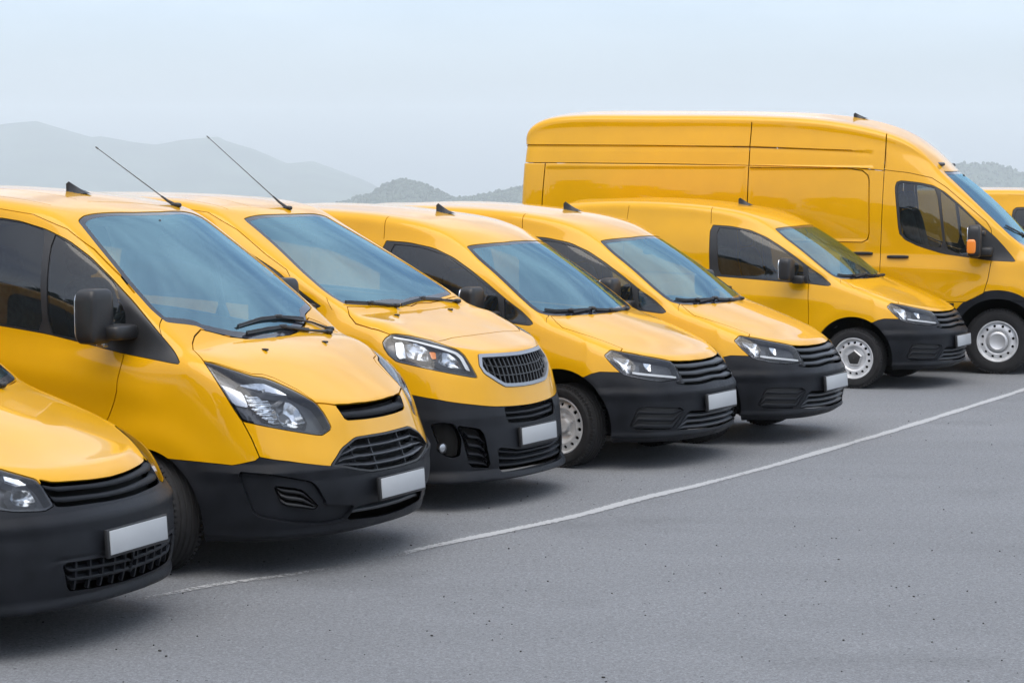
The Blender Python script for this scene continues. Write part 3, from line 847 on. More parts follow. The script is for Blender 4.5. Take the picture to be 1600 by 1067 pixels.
    # --- mirrors
    for s in cfg.get('mirror_sides', (-1, 1)):
        mc = dict(cfg['mirror']); mc.update(mc.get('far', {}) if s > 0 else {}); c, hf = mc['c'], mc['h']
        hd_ = MB().rbox(loc(c[0], s*c[1], c[2]), hf, mc.get('e', .42), 28, 16)
        mo = hd_.build('wing_mirror', M['plastic2'], root)
        MB().rbox(loc(c[0]+hf[0]*.93, s*c[1], c[2]), (.006, hf[1]*.86, hf[2]*.88), .4, 20, 10).build('mirror_glass', M['chrome'], mo)
        for a_ in mc['arm']: MB().rbox(loc(a_[0], s*a_[1], a_[2]), a_[3:6], .38, R=Matrix.Rotation(math.radians(s*mc.get('yaw', 0)), 3, 'Z')).build('mirror_arm', M['plastic2'], mo)
        for (x, y, z, hx, hy, hz_, mt) in mc.get('lamp', []):
            MB().rbox(loc(x, s*y, z), (hx, hy, hz_), .5).build('indicator', M[mt], mo)
    for (x, z, ln) in cfg.get('handles', []):
        for s in (-1, 1):
            y = side_y(S0, x, z)
            hb = MB().rbox(loc(x, s*(y+.018), z), (ln/2, .012, .018), .5).rbox(loc(x-ln/2+.02, s*(y+.006), z), (.02, .018, .014), .6).rbox(loc(x+ln/2-.02, s*(y+.006), z), (.02, .018, .014), .6)
            hb.build('door_handle', M['plastic2'], root)
    if 'extra' in cfg: cfg['extra'](S0, root, L, loc)
    return root
def P_w(P): return max(v[1] for r in P['rows'] for v in r['w'])
def side_y(S, x, z):
    m = S.V[:, 1] > .3; d = (S.V[:, 0]-x)**2+(S.V[:, 2]-z)**2
    i = np.where(m)[0][np.argsort(d[m])[:5]]; w = 1/(d[i]+1e-5); return float((S.V[i, 1]*w).sum()/w.sum())
# ---------------------------------------------------------------- van shapes (metres; x back from the nose, half width, height)
CADDY = dict(
 q=[0,.28,.55,.80,.93], hood_corner=3,
 rows=[
  dict(x0=.09,D=.50,p=2.4,w=[(.4,.80),(1,.84),(3.6,.85),(4.4,.80)],z=[(0,.20),(.5,.21),(1.5,.22),(3.4,.24),(4.4,.30)]),
  dict(x0=.03,D=.55,p=2.4,w=[(.4,.855),(1,.88),(3.6,.88),(4.4,.84)],z=[(0,.26),(.5,.27),(1.5,.28),(4.4,.36)]),
  dict(x0=.0,D=.58,p=2.3,w=[(.4,.88),(1,.897),(3.6,.897),(4.4,.87)],z=[(0,.42),(.5,.44),(1.5,.46),(4.4,.5)]),
  dict(x0=.02,D=.58,p=2.3,w=[(.4,.89),(1,.90),(3.6,.90),(4.4,.88)],z=[(0,.58),(.3,.60),(.6,.63),(1.5,.64),(4.4,.68)]),
  dict(x0=.075,D=.56,p=2.3,w=[(.4,.875),(1,.895),(3.6,.90),(4.4,.88)],z=[(0,.68),(.3,.70),(.6,.75),(1.3,.80),(4.4,.84)]),
  dict(x0=.125,D=.54,p=2.25,w=[(.4,.85),(1,.86),(2,.885),(3.6,.89),(4.4,.87)],z=[(0,.755),(.3,.79),(.6,.88),(1.15,.98),(1.8,1.01),(4.4,1.04)]),
  dict(x0=.19,D=.50,p=2.2,w=[(.4,.755),(1.0,.78),(1.15,.80),(1.5,.84),(2,.86),(3.6,.86),(4.4,.845)],z=[(0,.80),(.3,.84),(.6,.935),(.9,1.04),(1.15,1.115),(1.5,1.11),(2.5,1.15),(4.4,1.18)]),
 ],
 xs=[.72,.92,1.12,1.40,1.75,2.10,2.5,3.0,3.5,4.0,4.36], pillar=2,
 hood_c=[(.0,.80),(.2,.805),(.4,.90),(.7,1.02),(.97,1.115)],
 ws_base=(.97,1.115), ws_top=(1.80,1.70), ws_bulge=(-.03,0,.03),
 rail=[(1.88,.60,1.665),(2.02,.63,1.735),(2.2,.66,1.79),(2.4,.68,1.83),(2.7,.70,1.865),(3.1,.71,1.89),(3.55,.71,1.90),(4.0,.70,1.89),(4.27,.68,1.86)],
 up_frac=[0,.3,.6,.84,1.0], up_bulge=.045,
 roof_c=[(1.80,1.70),(2.1,1.81),(2.43,1.88),(3.0,1.94),(3.6,1.955),(4.3,1.92)], roof_end=(4.32,1.92),
)
CADDY['creases'] = [([(.8,.86),(1.4,.915),(2.5,.95),(4.4,.97)], .011, .07, .10, .75, 4.3)]
CADDY['bulges'] = [(.90,.33,.45,.016,.10), (3.58,.33,.45,.014,.10)]
import copy
CADDYOLD = copy.deepcopy(CADDY)
CUSTOM = dict(
 q=[0,.28,.55,.80,.93], hood_corner=3,
 rows=[
  dict(x0=.10,D=.55,p=2.4,w=[(.5,.90),(1,.93),(4,.93),(4.9,.88)],z=[(0,.215),(.6,.20),(1.5,.22),(4.9,.30)]),
  dict(x0=.05,D=.58,p=2.4,w=[(.5,.945),(1,.965),(4,.965),(4.9,.93)],z=[(0,.30),(.6,.30),(1.5,.31),(4.9,.4)]),
  dict(x0=.01,D=.60,p=2.3,w=[(.5,.965),(1,.98),(4,.985),(4.9,.95)],z=[(0,.45),(.6,.48),(1.5,.5),(4.9,.54)]),
  dict(x0=.035,D=.60,p=2.3,w=[(.5,.965),(1,.99),(4,.99),(4.9,.96)],z=[(0,.58),(.6,.67),(1.5,.70),(4.9,.74)]),
  dict(x0=.085,D=.58,p=2.3,w=[(.5,.955),(1,.98),(4,.985),(4.9,.95)],z=[(0,.70),(.3,.75),(.6,.86),(1.5,.92),(4.9,.96)]),
  dict(x0=.125,D=.56,p=2.25,w=[(.5,.93),(1,.96),(4,.965),(4.9,.94)],z=[(0,.80),(.3,.87),(.6,1.02),(.9,1.10),(1.5,1.14),(4.9,1.18)]),
  dict(x0=.165,D=.54,p=2.15,w=[(.5,.85),(.85,.875),(1.1,.91),(1.5,.935),(4,.935),(4.9,.91)],z=[(0,.875),(.3,.945),(.6,1.11),(.85,1.215),(1.1,1.22),(1.5,1.245),(2.2,1.32),(4.9,1.34)]),
 ],
 xs=[.86,1.1,1.45,1.85,2.25,2.7,3.3,3.9,4.5,4.9], pillar=0,
 hood_c=[(.0,.875),(.16,.88),(.3,.995),(.55,1.15),(.82,1.245)],
 ws_base=(.82,1.245), ws_top=(1.64,1.945), ws_bulge=(-.03,0,.03),
 rail=[(1.71,.69,1.91),(1.85,.725,1.965),(2.05,.75,2.0),(2.3,.765,2.03),(2.6,.775,2.05),(2.95,.78,2.06),(3.4,.78,2.06),(3.9,.775,2.05),(4.5,.765,2.02),(4.82,.74,1.98)],
 up_frac=[0,.3,.6,.84,1.0], up_bulge=.05,
 roof_c=[(1.64,1.945),(2.0,2.045),(2.4,2.09),(2.8,2.11),(3.5,2.11),(4.85,2.03)], roof_end=(4.85,2.03),
)
EXPERT = dict(
 q=[0,.28,.55,.80,.93], hood_corner=3,
 rows=[
  dict(x0=.05,D=.50,p=2.4,w=[(.5,.84),(1,.88),(4,.88),(4.9,.84)],z=[(0,.19),(.6,.19),(1.5,.21),(4.9,.30)]),
  dict(x0=.015,D=.55,p=2.4,w=[(.5,.885),(1,.92),(4,.92),(4.9,.88)],z=[(0,.27),(.6,.28),(1.5,.3),(4.9,.4)]),
  dict(x0=.02,D=.58,p=2.4,w=[(.5,.91),(1,.94),(4,.95),(4.9,.92)],z=[(0,.42),(.6,.45),(1.5,.48),(4.9,.54)]),
  dict(x0=.045,D=.58,p=2.4,w=[(.5,.92),(1,.95),(4,.96),(4.9,.93)],z=[(0,.58),(.6,.66),(1.5,.68),(4.9,.74)]),
  dict(x0=.085,D=.57,p=2.4,w=[(.5,.915),(1,.945),(4,.955),(4.9,.93)],z=[(0,.74),(.3,.78),(.6,.86),(1.5,.92),(4.9,.96)]),
  dict(x0=.12,D=.56,p=2.3,w=[(.5,.885),(1,.925),(4,.94),(4.9,.92)],z=[(0,.88),(.3,.92),(.6,1.01),(.9,1.09),(1.5,1.14),(4.9,1.18)]),
  dict(x0=.18,D=.52,p=2.2,w=[(.5,.79),(.98,.83),(1.25,.875),(1.6,.90),(4,.905),(4.9,.89)],z=[(0,.985),(.3,1.03),(.6,1.13),(.98,1.26),(1.25,1.25),(1.6,1.27),(2.2,1.31),(4.9,1.34)]),
 ],
 xs=[.80,.98,1.25,1.6,2.0,2.4,2.9,3.5,4.1,4.6,4.95], pillar=1,
 hood_c=[(.0,.985),(.18,.985),(.35,1.07),(.65,1.165),(.96,1.255)],
 ws_base=(.96,1.255), ws_top=(1.95,1.90), ws_bulge=(-.03,0,.03),
 rail=[(2.0,.61,1.875),(2.12,.655,1.935),(2.3,.68,1.97),(2.5,.69,1.995),(2.8,.70,2.01),(3.2,.70,2.01),(3.7,.70,2.01),(4.2,.695,2.0),(4.6,.69,1.97),(4.85,.67,1.94)],
 up_frac=[0,.3,.6,.84,1.0], up_bulge=.05,
 roof_c=[(1.95,1.90),(2.2,1.985),(2.6,2.04),(3.2,2.055),(4.0,2.05),(4.9,1.98)], roof_end=(4.9,1.98),
)
TRANSIT = dict(
 q=[0,.28,.55,.80,.93], hood_corner=3,
 rows=[
  dict(x0=.08,D=.50,p=2.4,w=[(.5,.93),(1,.97),(5,.97),(6.4,.93)],z=[(0,.26),(.6,.26),(1.5,.28),(6.4,.40)]),
  dict(x0=.03,D=.55,p=2.4,w=[(.5,.97),(1,1.0),(5,1.0),(6.4,.97)],z=[(0,.38),(.6,.38),(1.5,.40),(6.4,.5)]),
  dict(x0=.0,D=.58,p=2.4,w=[(.5,1.0),(1,1.02),(5,1.02),(6.4,1.0)],z=[(0,.55),(.6,.58),(1.5,.60),(6.4,.64)]),
  dict(x0=.03,D=.58,p=2.4,w=[(.5,1.0),(1,1.03),(5,1.03),(6.4,1.01)],z=[(0,.72),(.6,.78),(1.5,.80),(6.4,.84)]),
  dict(x0=.07,D=.57,p=2.4,w=[(.5,.98),(1,1.02),(5,1.03),(6.4,1.01)],z=[(0,.90),(.3,.93),(.6,1.0),(1.5,1.03),(6.4,1.08)]),
  dict(x0=.13,D=.50,p=2.3,w=[(.5,.96),(1,1.0),(5,1.02),(6.4,1.0)],z=[(0,1.05),(.3,1.10),(.6,1.18),(1.5,1.22),(6.4,1.26)]),
  dict(x0=.22,D=.38,p=2.2,w=[(.5,.87),(.66,.90),(.95,.95),(1.4,.985),(5,1.0),(6.4,.985)],z=[(0,1.14),(.3,1.20),(.66,1.36),(.95,1.34),(1.4,1.36),(6.4,1.45)]),
 ],
 xs=[.68,.98,1.4,1.8,2.24,2.7,3.3,4.2,5.2,6.1,6.44], pillar=0,
 hood_c=[(.0,1.14),(.22,1.14),(.35,1.24),(.56,1.36)],
 ws_base=(.56,1.36), ws_top=(1.50,2.25), ws_bulge=(-.03,0,.03),
 rail=[(1.60,.70,2.235),(1.72,.76,2.36),(1.88,.79,2.50),(2.08,.805,2.61),(2.36,.815,2.70),(2.75,.825,2.78),(3.3,.835,2.84),(4.2,.84,2.87),(5.2,.84,2.875),(6.16,.83,2.86),(6.42,.79,2.68)],
 up_frac=[0,.3,.6,.8,.92,1.0], up_bulge=.06,
 roof_c=[(1.50,2.25),(1.7,2.45),(1.92,2.63),(2.25,2.78),(2.62,2.87),(3.5,2.945),(5.4,2.97),(6.2,2.94),(6.43,2.74)], roof_end=(6.44,2.74),
)

CUSTOM['creases'] = [([(.9,.955),(1.2,1.02),(2.0,1.12),(4.9,1.16)], .013, .09, .10, .8, 4.8), ([(1.2,.52),(4.9,.56)], .010, .08, .08, 1.5, 4.7)]
CUSTOM['bulges'] = [(1.06,.32,.43,.020,.10), (3.98,.32,.43,.016,.10)]
EXPERT['creases'] = [([(.8,.98),(1.3,1.03),(4.9,1.08)], .011, .08, .10, .8, 4.8)]
EXPERT['bulges'] = [(.95,.35,.45,.018,.10), (4.22,.35,.45,.014,.10)]
TRANSIT['creases'] = [([(.9,1.10),(1.5,1.16),(2.3,1.19),(6.4,1.22)], .012, .09, .10, .9, 6.3)]
TRANSIT['bulges'] = [(.955,.37,.60,.020,.12)]
# outlines of panels, lamps and openings in each van's own frame
CADDY_F = {
 'headlight': ('O', [[0.982,0.85],[0.927,0.89],[0.853,0.876],[0.682,0.843],[0.455,0.797],[0.427,0.77],[0.402,0.673],[0.42,0.665],[0.569,0.654],[0.682,0.669],[0.807,0.694],[0.863,0.709],[0.892,0.735],[0.939,0.787]]),
 'grille': ('F', [[0.441,0.797],[0.342,0.789],[0.21,0.784],[0.043,0.782],[0.0,0.782],[-0.06,0.782],[-0.06,0.625],[0.0,0.625],[0.066,0.622],[0.243,0.613],[0.427,0.618],[0.522,0.636],[0.475,0.667],[0.454,0.673],[0.432,0.77]]),
 'bumper': ('S', [[0.686,0.689],[0.63,0.716],[0.572,0.731],[0.5,0.73],[0.438,0.729],[0.268,0.739],[0.147,0.705],[0.101,0.695],[0.083,0.692]]),
 'side_intake': ('O', [[0.772,0.48],[0.371,0.452],[0.489,0.297],[0.834,0.316]]),
 'low_intake': ('F', [[0.435,0.426],[0.238,0.418],[0.088,0.422],[0.0,0.422],[-0.06,0.422],[-0.06,0.273],[0.0,0.273],[0.03,0.273],[0.259,0.279],[0.547,0.292]]),
 'hood': ('T', [[1.079,0.697],[1.006,0.755],[0.929,0.794],[0.785,0.771],[0.602,0.72],[0.48,0.697],[0.468,0.75],[0.348,0.626],[0.208,0.441],[0.173,0.342],[0.147,0.21],[0.136,0.043],[0.136,0.0],[0.136,-0.06],[0.945,-0.06],[0.945,0.0],[0.957,0.148],[0.971,0.264],[1.033,0.565]]),
 'windshield': ('T', [[1.732,0.247],[1.773,0.416],[1.829,0.581],[1.843,0.644],[1.708,0.69],[1.511,0.727],[1.314,0.768],[1.208,0.778],[1.142,0.768],[1.096,0.72],[1.038,0.557],[0.983,0.299],[0.966,0.187],[0.955,0],[0.955,-0.06],[1.722,-0.06],[1.722,0]]),
 'window': ('S', [[2.518,1.672],[2.296,1.659],[2.079,1.619],[1.901,1.548],[1.738,1.457],[1.575,1.356],[1.395,1.236],[1.264,1.156],[1.154,1.066],[1.189,1.05],[1.404,1.072],[1.703,1.088],[2.14,1.115],[2.492,1.136]]),
 'glass': ('S', [[2.445,1.648],[2.184,1.625],[1.987,1.572],[1.804,1.477],[1.642,1.376],[1.482,1.276],[1.443,1.086],[1.705,1.106],[2.141,1.134],[2.385,1.148]]),
 'quarter': ('S', [[1.422,1.256],[1.339,1.186],[1.205,1.086],[1.223,1.067],[1.401,1.087]]),
 'doorfront': ('S', [[1.398,1.062],[1.382,0.859],[1.377,0.674]]),
 'seam_top': ('S', [[2.533,1.835],[2.516,1.689]]),
 'seam2': ('S', [[3.475,1.909],[3.485,1.697]]),
 'bumper6': ('S', [[0.688,0.68],[0.596,0.726],[0.437,0.723]]),
 'z_turn': ('O', [[0.928,0.847],[0.867,0.839],[0.795,0.827],[0.812,0.72],[0.855,0.717],[0.899,0.772]]),
 'z_strip': ('O', [[0.802,0.737],[0.672,0.72],[0.428,0.69],[0.427,0.676],[0.516,0.686],[0.8,0.72]]),
 'z_mid': ('O', [[0.691,0.809],[0.618,0.798],[0.635,0.733],[0.703,0.74]]),
}

CUSTOM_F = {
 'headlight': ('O', [[1.13,1.167],[1.086,1.156],[0.96,1.113],[0.871,1.081],[0.8,1.068],[0.741,1.046],[0.618,0.985],[0.527,0.927],[0.487,0.868],[0.453,0.797],[0.462,0.78],[0.515,0.757],[0.551,0.76],[0.723,0.797],[0.857,0.827],[0.968,0.854],[1.011,0.929],[1.077,1.06]]),
 'grille': ('F', [[0.384,0.906],[0.27,0.901],[0.102,0.896],[0.0,0.895],[-0.06,0.895],[-0.06,0.809],[0.0,0.809],[0.034,0.809],[0.176,0.811],[0.355,0.819]]),
 'low_grille': ('F', [[0.322,0.726],[0.165,0.725],[0.003,0.723],[0.0,0.723],[-0.06,0.723],[-0.06,0.526],[0.0,0.526],[0.054,0.526],[0.154,0.528],[0.28,0.531],[0.387,0.55],[0.466,0.57],[0.582,0.591],[0.461,0.679]]),
 'bumper': ('S', [[0.86,0.643],[0.683,0.633],[0.508,0.619],[0.467,0.627],[0.389,0.646],[0.369,0.665],[0.252,0.638],[0.131,0.596],[0.124,0.593],[0.086,0.605],[0.059,0.609],[0.044,0.605]]),
 'side_intake': ('O', [[0.999,0.588],[0.846,0.575],[0.611,0.523],[0.577,0.497],[0.518,0.402],[0.523,0.392],[0.484,0.381],[0.331,0.361],[0.354,0.32],[0.391,0.283],[0.547,0.276],[0.741,0.31],[0.892,0.341],[0.926,0.367]]),
 'fog_slots': ('O', [[0.822,0.51],[0.69,0.491],[0.651,0.477],[0.558,0.385],[0.586,0.366],[0.745,0.395],[0.782,0.418]]),
 'low_intake': ('F', [[0.406,0.35],[0.266,0.355],[0.073,0.353],[0.0,0.352],[-0.06,0.352],[-0.06,0.261],[0.0,0.261],[0.17,0.264],[0.442,0.281]]),
 'hood': ('T', [[0.922,0.598],[0.901,0.695],[0.87,0.766],[0.838,0.809],[0.721,0.884],[0.695,0.855],[0.591,0.779],[0.528,0.714],[0.502,0.638],[0.462,0.593],[0.348,0.53],[0.248,0.506],[0.198,0.384],[0.173,0.27],[0.155,0.102],[0.152,0.0],[0.152,-0.06],[0.8,-0.06],[0.8,0.0],[0.803,0.16],[0.854,0.419]]),
 'windshield': ('T', [[1.657,-0.06],[1.657,0.0],[1.659,0.142],[1.706,0.461],[1.712,0.568],[1.693,0.657],[1.495,0.72],[1.273,0.786],[1.102,0.816],[1.012,0.805],[0.946,0.603],[0.912,0.564],[0.869,0.444],[0.841,0.345],[0.807,0.153],[0.797,0.0],[0.797,-0.06]]),
 'window': ('S', [[2.106,1.925],[1.984,1.909],[1.814,1.865],[1.659,1.803],[1.498,1.711],[1.346,1.602],[1.183,1.473],[1.047,1.353],[0.848,1.16],[0.853,1.147],[1.189,1.192],[1.515,1.253],[1.709,1.288],[2.023,1.325],[2.6,1.375],[2.75,1.4],[2.78,1.45],[2.78,1.9],[2.74,1.945],[2.6,1.95]]),
 'glassA': ('S', [[1.951,1.898],[1.81,1.858],[1.735,1.298],[2.023,1.336],[2.6,1.39],[2.7,1.41],[2.74,1.46],[2.74,1.89],[2.7,1.93],[2.5,1.938],[2.104,1.916]]),
 'glassB': ('S', [[1.761,1.84],[1.644,1.785],[1.492,1.698],[1.33,1.585],[1.302,1.551],[1.218,1.404],[1.215,1.351],[1.383,1.281],[1.516,1.264],[1.696,1.293]]),
 'doorfront': ('S', [[1.193,1.498],[1.196,1.382],[1.185,1.194],[1.202,1.146],[1.216,1.036],[1.216,1.069],[1.217,0.993],[1.235,0.933],[1.269,0.851]]),
 'seam_pillar': ('S', [[2.121,1.978],[1.91,1.948],[1.689,1.864],[1.514,1.754],[1.32,1.608],[1.213,1.519],[1.182,1.48]]),
 'seam_fender': ('O', [[0.966,0.851],[0.925,0.763],[0.888,0.682],[0.888,0.665]]),
 'seam_apillar': ('S', [[1.052,1.368],[1.051,1.408]]),
 'z_bowl': ('O', [[0.78,0.918],[0.715,0.95],[0.682,0.94],[0.642,0.909],[0.608,0.832],[0.635,0.804],[0.743,0.819],[0.773,0.858]]),
 'z_rib': ('O', [[0.943,1.004],[0.863,0.983],[0.796,0.953],[0.786,0.918],[0.773,0.858],[0.754,0.827],[0.808,0.838],[0.878,0.888],[0.924,0.934]]),
 'z_eye': ('O', [[0.968,1.048],[0.874,1.054],[0.807,1.049],[0.741,1.019],[0.68,0.981],[0.775,0.99],[0.868,1.01]]),
 'z_side': ('O', [[1.071,1.052],[1.012,1.035],[0.95,1.011],[0.93,0.928],[1.006,0.942]]),
}

EXPERT_F = {
 'headlight': ('O', [[1.112,1.093],[1.088,1.122],[1.046,1.144],[1.012,1.145],[0.922,1.132],[0.804,1.104],[0.72,1.075],[0.619,1.036],[0.581,1.001],[0.543,0.927],[0.51,0.857],[0.538,0.858],[0.716,0.895],[0.902,0.936],[1.043,0.971],[1.085,1.012],[1.108,1.057]]),
 'grille_frame': ('F', [[0.451,0.999],[0.428,1.002],[0.195,0.996],[0.0,0.992],[-0.06,0.992],[-0.06,0.77],[0.0,0.77],[0.046,0.769],[0.203,0.774],[0.307,0.782],[0.387,0.82],[0.481,0.878],[0.495,0.93]]),
 'grille': ('F', [[0.423,0.972],[0.397,0.975],[0.185,0.969],[0.0,0.969],[-0.06,0.969],[-0.06,0.797],[0.0,0.797],[0.033,0.797],[0.192,0.799],[0.332,0.802],[0.417,0.855],[0.449,0.918]]),
 'bumper': ('S', [[0.469,0.759],[0.314,0.73],[0.17,0.686],[0.107,0.664],[0.086,0.658],[0.064,0.649],[0.059,0.645]]),
 'up_intake': ('F', [[0.363,0.652],[0.177,0.643],[0.0,0.641],[-0.06,0.641],[-0.06,0.536],[0.0,0.536],[0.334,0.547],[0.368,0.586]]),
 'side_intake': ('O', [[0.691,0.563],[0.523,0.532],[0.486,0.492],[0.439,0.27],[0.602,0.29],[0.651,0.477]]),
 'fog': ('O', [[0.858,0.57],[0.804,0.587],[0.712,0.574],[0.678,0.53],[0.658,0.465],[0.67,0.369],[0.715,0.355],[0.779,0.373],[0.81,0.431],[0.84,0.509]]),
 'foglamp': ('O', [[0.783,0.421]]),
 'low_intake': ('F', [[0.48,0.401],[0.252,0.365],[0.048,0.364],[0.0,0.365],[-0.06,0.365],[-0.06,0.238],[0.0,0.238],[0.354,0.242],[0.464,0.247]]),
 'hood': ('T', [[1.039,0.761],[0.984,0.83],[0.913,0.864],[0.799,0.862],[0.677,0.833],[0.541,0.729],[0.446,0.599],[0.461,0.383],[0.444,0.128],[0.443,0.0],[0.443,-0.06],[0.985,-0.06],[0.985,0.0],[1.002,0.119],[1.0,0.307],[1.02,0.529]]),
 'windshield': ('T', [[1.953,-0.06],[1.953,0.0],[1.961,0.181],[1.982,0.393],[1.985,0.551],[1.86,0.582],[1.671,0.639],[1.402,0.732],[1.23,0.772],[1.14,0.775],[1.065,0.753],[1.034,0.454],[1.025,0.315],[1.023,0.161],[1.005,0.0],[1.005,-0.06]]),
 'seam_pillar': ('S', [[2.167,1.92],[1.926,1.805],[1.659,1.642],[1.48,1.544],[1.442,1.501]]),
 'ant': ('T', [[2.046,0.114]]),
 'z_block': ('O', [[1.037,1.096],[0.986,1.1],[0.985,0.995],[1.021,0.99],[1.04,1.012]]),
 'z_bowl': ('O', [[0.981,1.084],[0.907,1.096],[0.837,1.06],[0.845,0.976],[0.914,0.986],[0.977,1.004]]),
 'z_amber': ('O', [[0.828,1.038],[0.784,1.034],[0.788,0.992],[0.82,0.993]]),
 'z_bowl2': ('O', [[0.781,1.001],[0.739,1.032],[0.688,1.024],[0.64,0.982],[0.61,0.922],[0.709,0.936],[0.785,0.97]]),
 'z_strip': ('O', [[1.035,1.135],[0.909,1.113],[0.727,1.065],[0.628,1.028],[0.593,0.997],[0.553,0.903],[0.585,0.912],[0.617,0.989],[0.647,1.017],[0.743,1.052],[0.914,1.103],[1.039,1.124]]),
 'lip': ('O', [[0.82,0.317],[0.74,0.29],[0.6,0.256],[0.446,0.229],[0.336,0.214],[0.179,0.206],[0.108,0.191]]),
 'window': ('S', [[1.16,1.3],[1.35,1.41],[1.55,1.54],[1.85,1.69],[2.1,1.765],[2.6,1.805],[2.74,1.8],[2.78,1.76],[2.78,1.4],[2.74,1.37],[2.2,1.345],[1.6,1.305]]),
 'glass': ('S', [[1.42,1.325],[1.44,1.43],[1.6,1.535],[1.87,1.665],[2.1,1.74],[2.6,1.78],[2.74,1.77],[2.75,1.4],[2.2,1.37],[1.6,1.33]]),
 'quarter': ('S', [[1.21,1.31],[1.38,1.405],[1.38,1.322]]),
 'doorfront': ('S', [[1.3,1.3],[1.3,1.0],[1.33,0.8],[1.36,0.7]]),
}

TRANSIT_F = {
 'window': ('S', [[2.106,2.065],[2.088,2.125],[2.033,2.141],[1.827,2.117],[1.685,2.086],[1.558,2.015],[1.381,1.866],[1.188,1.681],[1.108,1.613],[0.997,1.518],[0.902,1.416],[0.822,1.321],[0.765,1.246],[1.037,1.257],[1.304,1.294],[1.564,1.328],[1.827,1.408],[1.981,1.479],[2.052,1.556]]),
 'glassA': ('S', [[2.075,2.049],[2.061,2.104],[2.029,2.117],[1.826,2.094],[1.648,2.053],[1.557,1.395],[1.827,1.43],[1.959,1.49],[2.026,1.567]]),
 'glassB': ('S', [[1.602,2.031],[1.557,1.994],[1.38,1.846],[1.203,1.681],[1.179,1.309],[1.367,1.325],[1.526,1.388]]),
 'seamrear': ('S', [[2.22,2.672],[2.222,2.468],[2.228,2.258],[2.25,1.406],[2.252,1.153]]),
 'seamtop': ('S', [[2.225,2.255],[1.957,2.226],[1.705,2.17],[1.545,2.066],[1.319,1.874],[1.095,1.684],[1.043,1.605],[1.037,1.558]]),
 'seamfront': ('S', [[1.033,1.257],[1.063,1.054],[1.107,0.935]]),
 'seam_b': ('S', [[3.742,2.822],[3.754,2.526],[3.763,1.938]]),
 'crease_hi': ('S', [[5.019,2.544],[3.758,2.521],[2.534,2.472]]),
 'crease_lo': ('S', [[5.008,2.335],[3.762,2.313],[2.526,2.278],[2.24,2.242]]),
 'seam_r': ('S', [[6.159,2.342],[6.184,1.933]]),
 'panel': ('S', [[3.743,2.288],[2.597,2.271],[2.468,2.25],[2.394,2.178],[2.381,1.549]]),
 'lamp': ('T', [[1.638,0.625]]),
 'windshield': ('T', [[1.495,-0.06],[1.495,0],[1.501,0.227],[1.529,0.432],[1.58,0.62],[1.6,0.66],[1.49,0.71],[1.242,0.8],[1.001,0.85],[0.85,0.87],[0.74,0.83],[0.66,0.7],[0.6,0.45],[0.575,0.2],[0.565,0],[0.565,-0.06]]),
}

CADDYOLD_F = {
 'headlight': ('O', [[0.642,0.849],[0.572,0.825],[0.49,0.797],[0.466,0.769],[0.421,0.68],[0.47,0.663],[0.609,0.672],[0.75,0.7],[0.86,0.735],[0.95,0.8],[0.985,0.86],[0.97,0.905],[0.85,0.905],[0.72,0.872]]),
 'grille': ('F', [[0.464,0.795],[0.407,0.777],[0.146,0.761],[0.0,0.757],[-0.06,0.757],[-0.06,0.659],[0.0,0.659],[0.116,0.66],[0.234,0.665],[0.416,0.67],[0.465,0.676],[0.469,0.707],[0.475,0.769]]),
 'low_intake': ('F', [[0.501,0.427],[0.277,0.42],[0.134,0.416],[0.013,0.414],[0.0,0.367],[-0.06,0.367],[-0.06,0.274],[0.0,0.274],[0.1,0.276],[0.296,0.282],[0.445,0.291],[0.468,0.316]]),
 'hoodedge': ('F', [[0.574,0.852],[0.53,0.828],[0.478,0.798],[0.415,0.778],[0.146,0.761],[0.129,0.757]]),
 'z_bowl': ('O', [[0.559,0.765],[0.523,0.756],[0.501,0.708],[0.548,0.693],[0.605,0.705],[0.623,0.733],[0.612,0.757]]),
 'z_eye': ('O', [[0.635,0.839],[0.569,0.813],[0.528,0.785],[0.591,0.787],[0.644,0.81]]),
 'windshield': ('T', [[1.732,0.247],[1.773,0.416],[1.829,0.581],[1.843,0.644],[1.708,0.69],[1.511,0.727],[1.314,0.768],[1.208,0.778],[1.142,0.768],[1.096,0.72],[1.038,0.557],[0.983,0.299],[0.966,0.187],[0.955,0],[0.955,-0.06],[1.722,-0.06],[1.722,0]]),
 'window': ('S', [[2.518,1.672],[2.296,1.659],[2.079,1.619],[1.901,1.548],[1.738,1.457],[1.575,1.356],[1.395,1.236],[1.264,1.156],[1.154,1.066],[1.189,1.05],[1.404,1.072],[1.703,1.088],[2.14,1.115],[2.492,1.136]]),
 'glass': ('S', [[2.445,1.648],[2.184,1.625],[1.987,1.572],[1.804,1.477],[1.642,1.376],[1.482,1.276],[1.443,1.086],[1.705,1.106],[2.141,1.134],[2.385,1.148]]),
 'quarter': ('S', [[1.422,1.256],[1.339,1.186],[1.205,1.086],[1.223,1.067],[1.401,1.087]]),
 'doorfront': ('S', [[1.398,1.062],[1.382,0.859],[1.377,0.674]]),
 'seam_top': ('S', [[2.533,1.835],[2.516,1.689]]),
 'seam2': ('S', [[3.475,1.909],[3.485,1.697]]),
 'hood': ('T', [[1.079,0.697],[1.006,0.755],[0.929,0.794],[0.785,0.771],[0.602,0.72],[0.4,0.697],[0.41,0.75],[0.33,0.626],[0.14,0.441],[0.11,0.342],[0.09,0.21],[0.08,0.043],[0.08,0],[0.08,-0.06],[0.136,-0.06],[0.945,-0.06],[0.945,0.0],[0.957,0.148],[0.971,0.264],[1.033,0.565]]),
}
M['lampwhite'] = mat('lamp_white', (.78, .79, .80), .3, coat=.5)
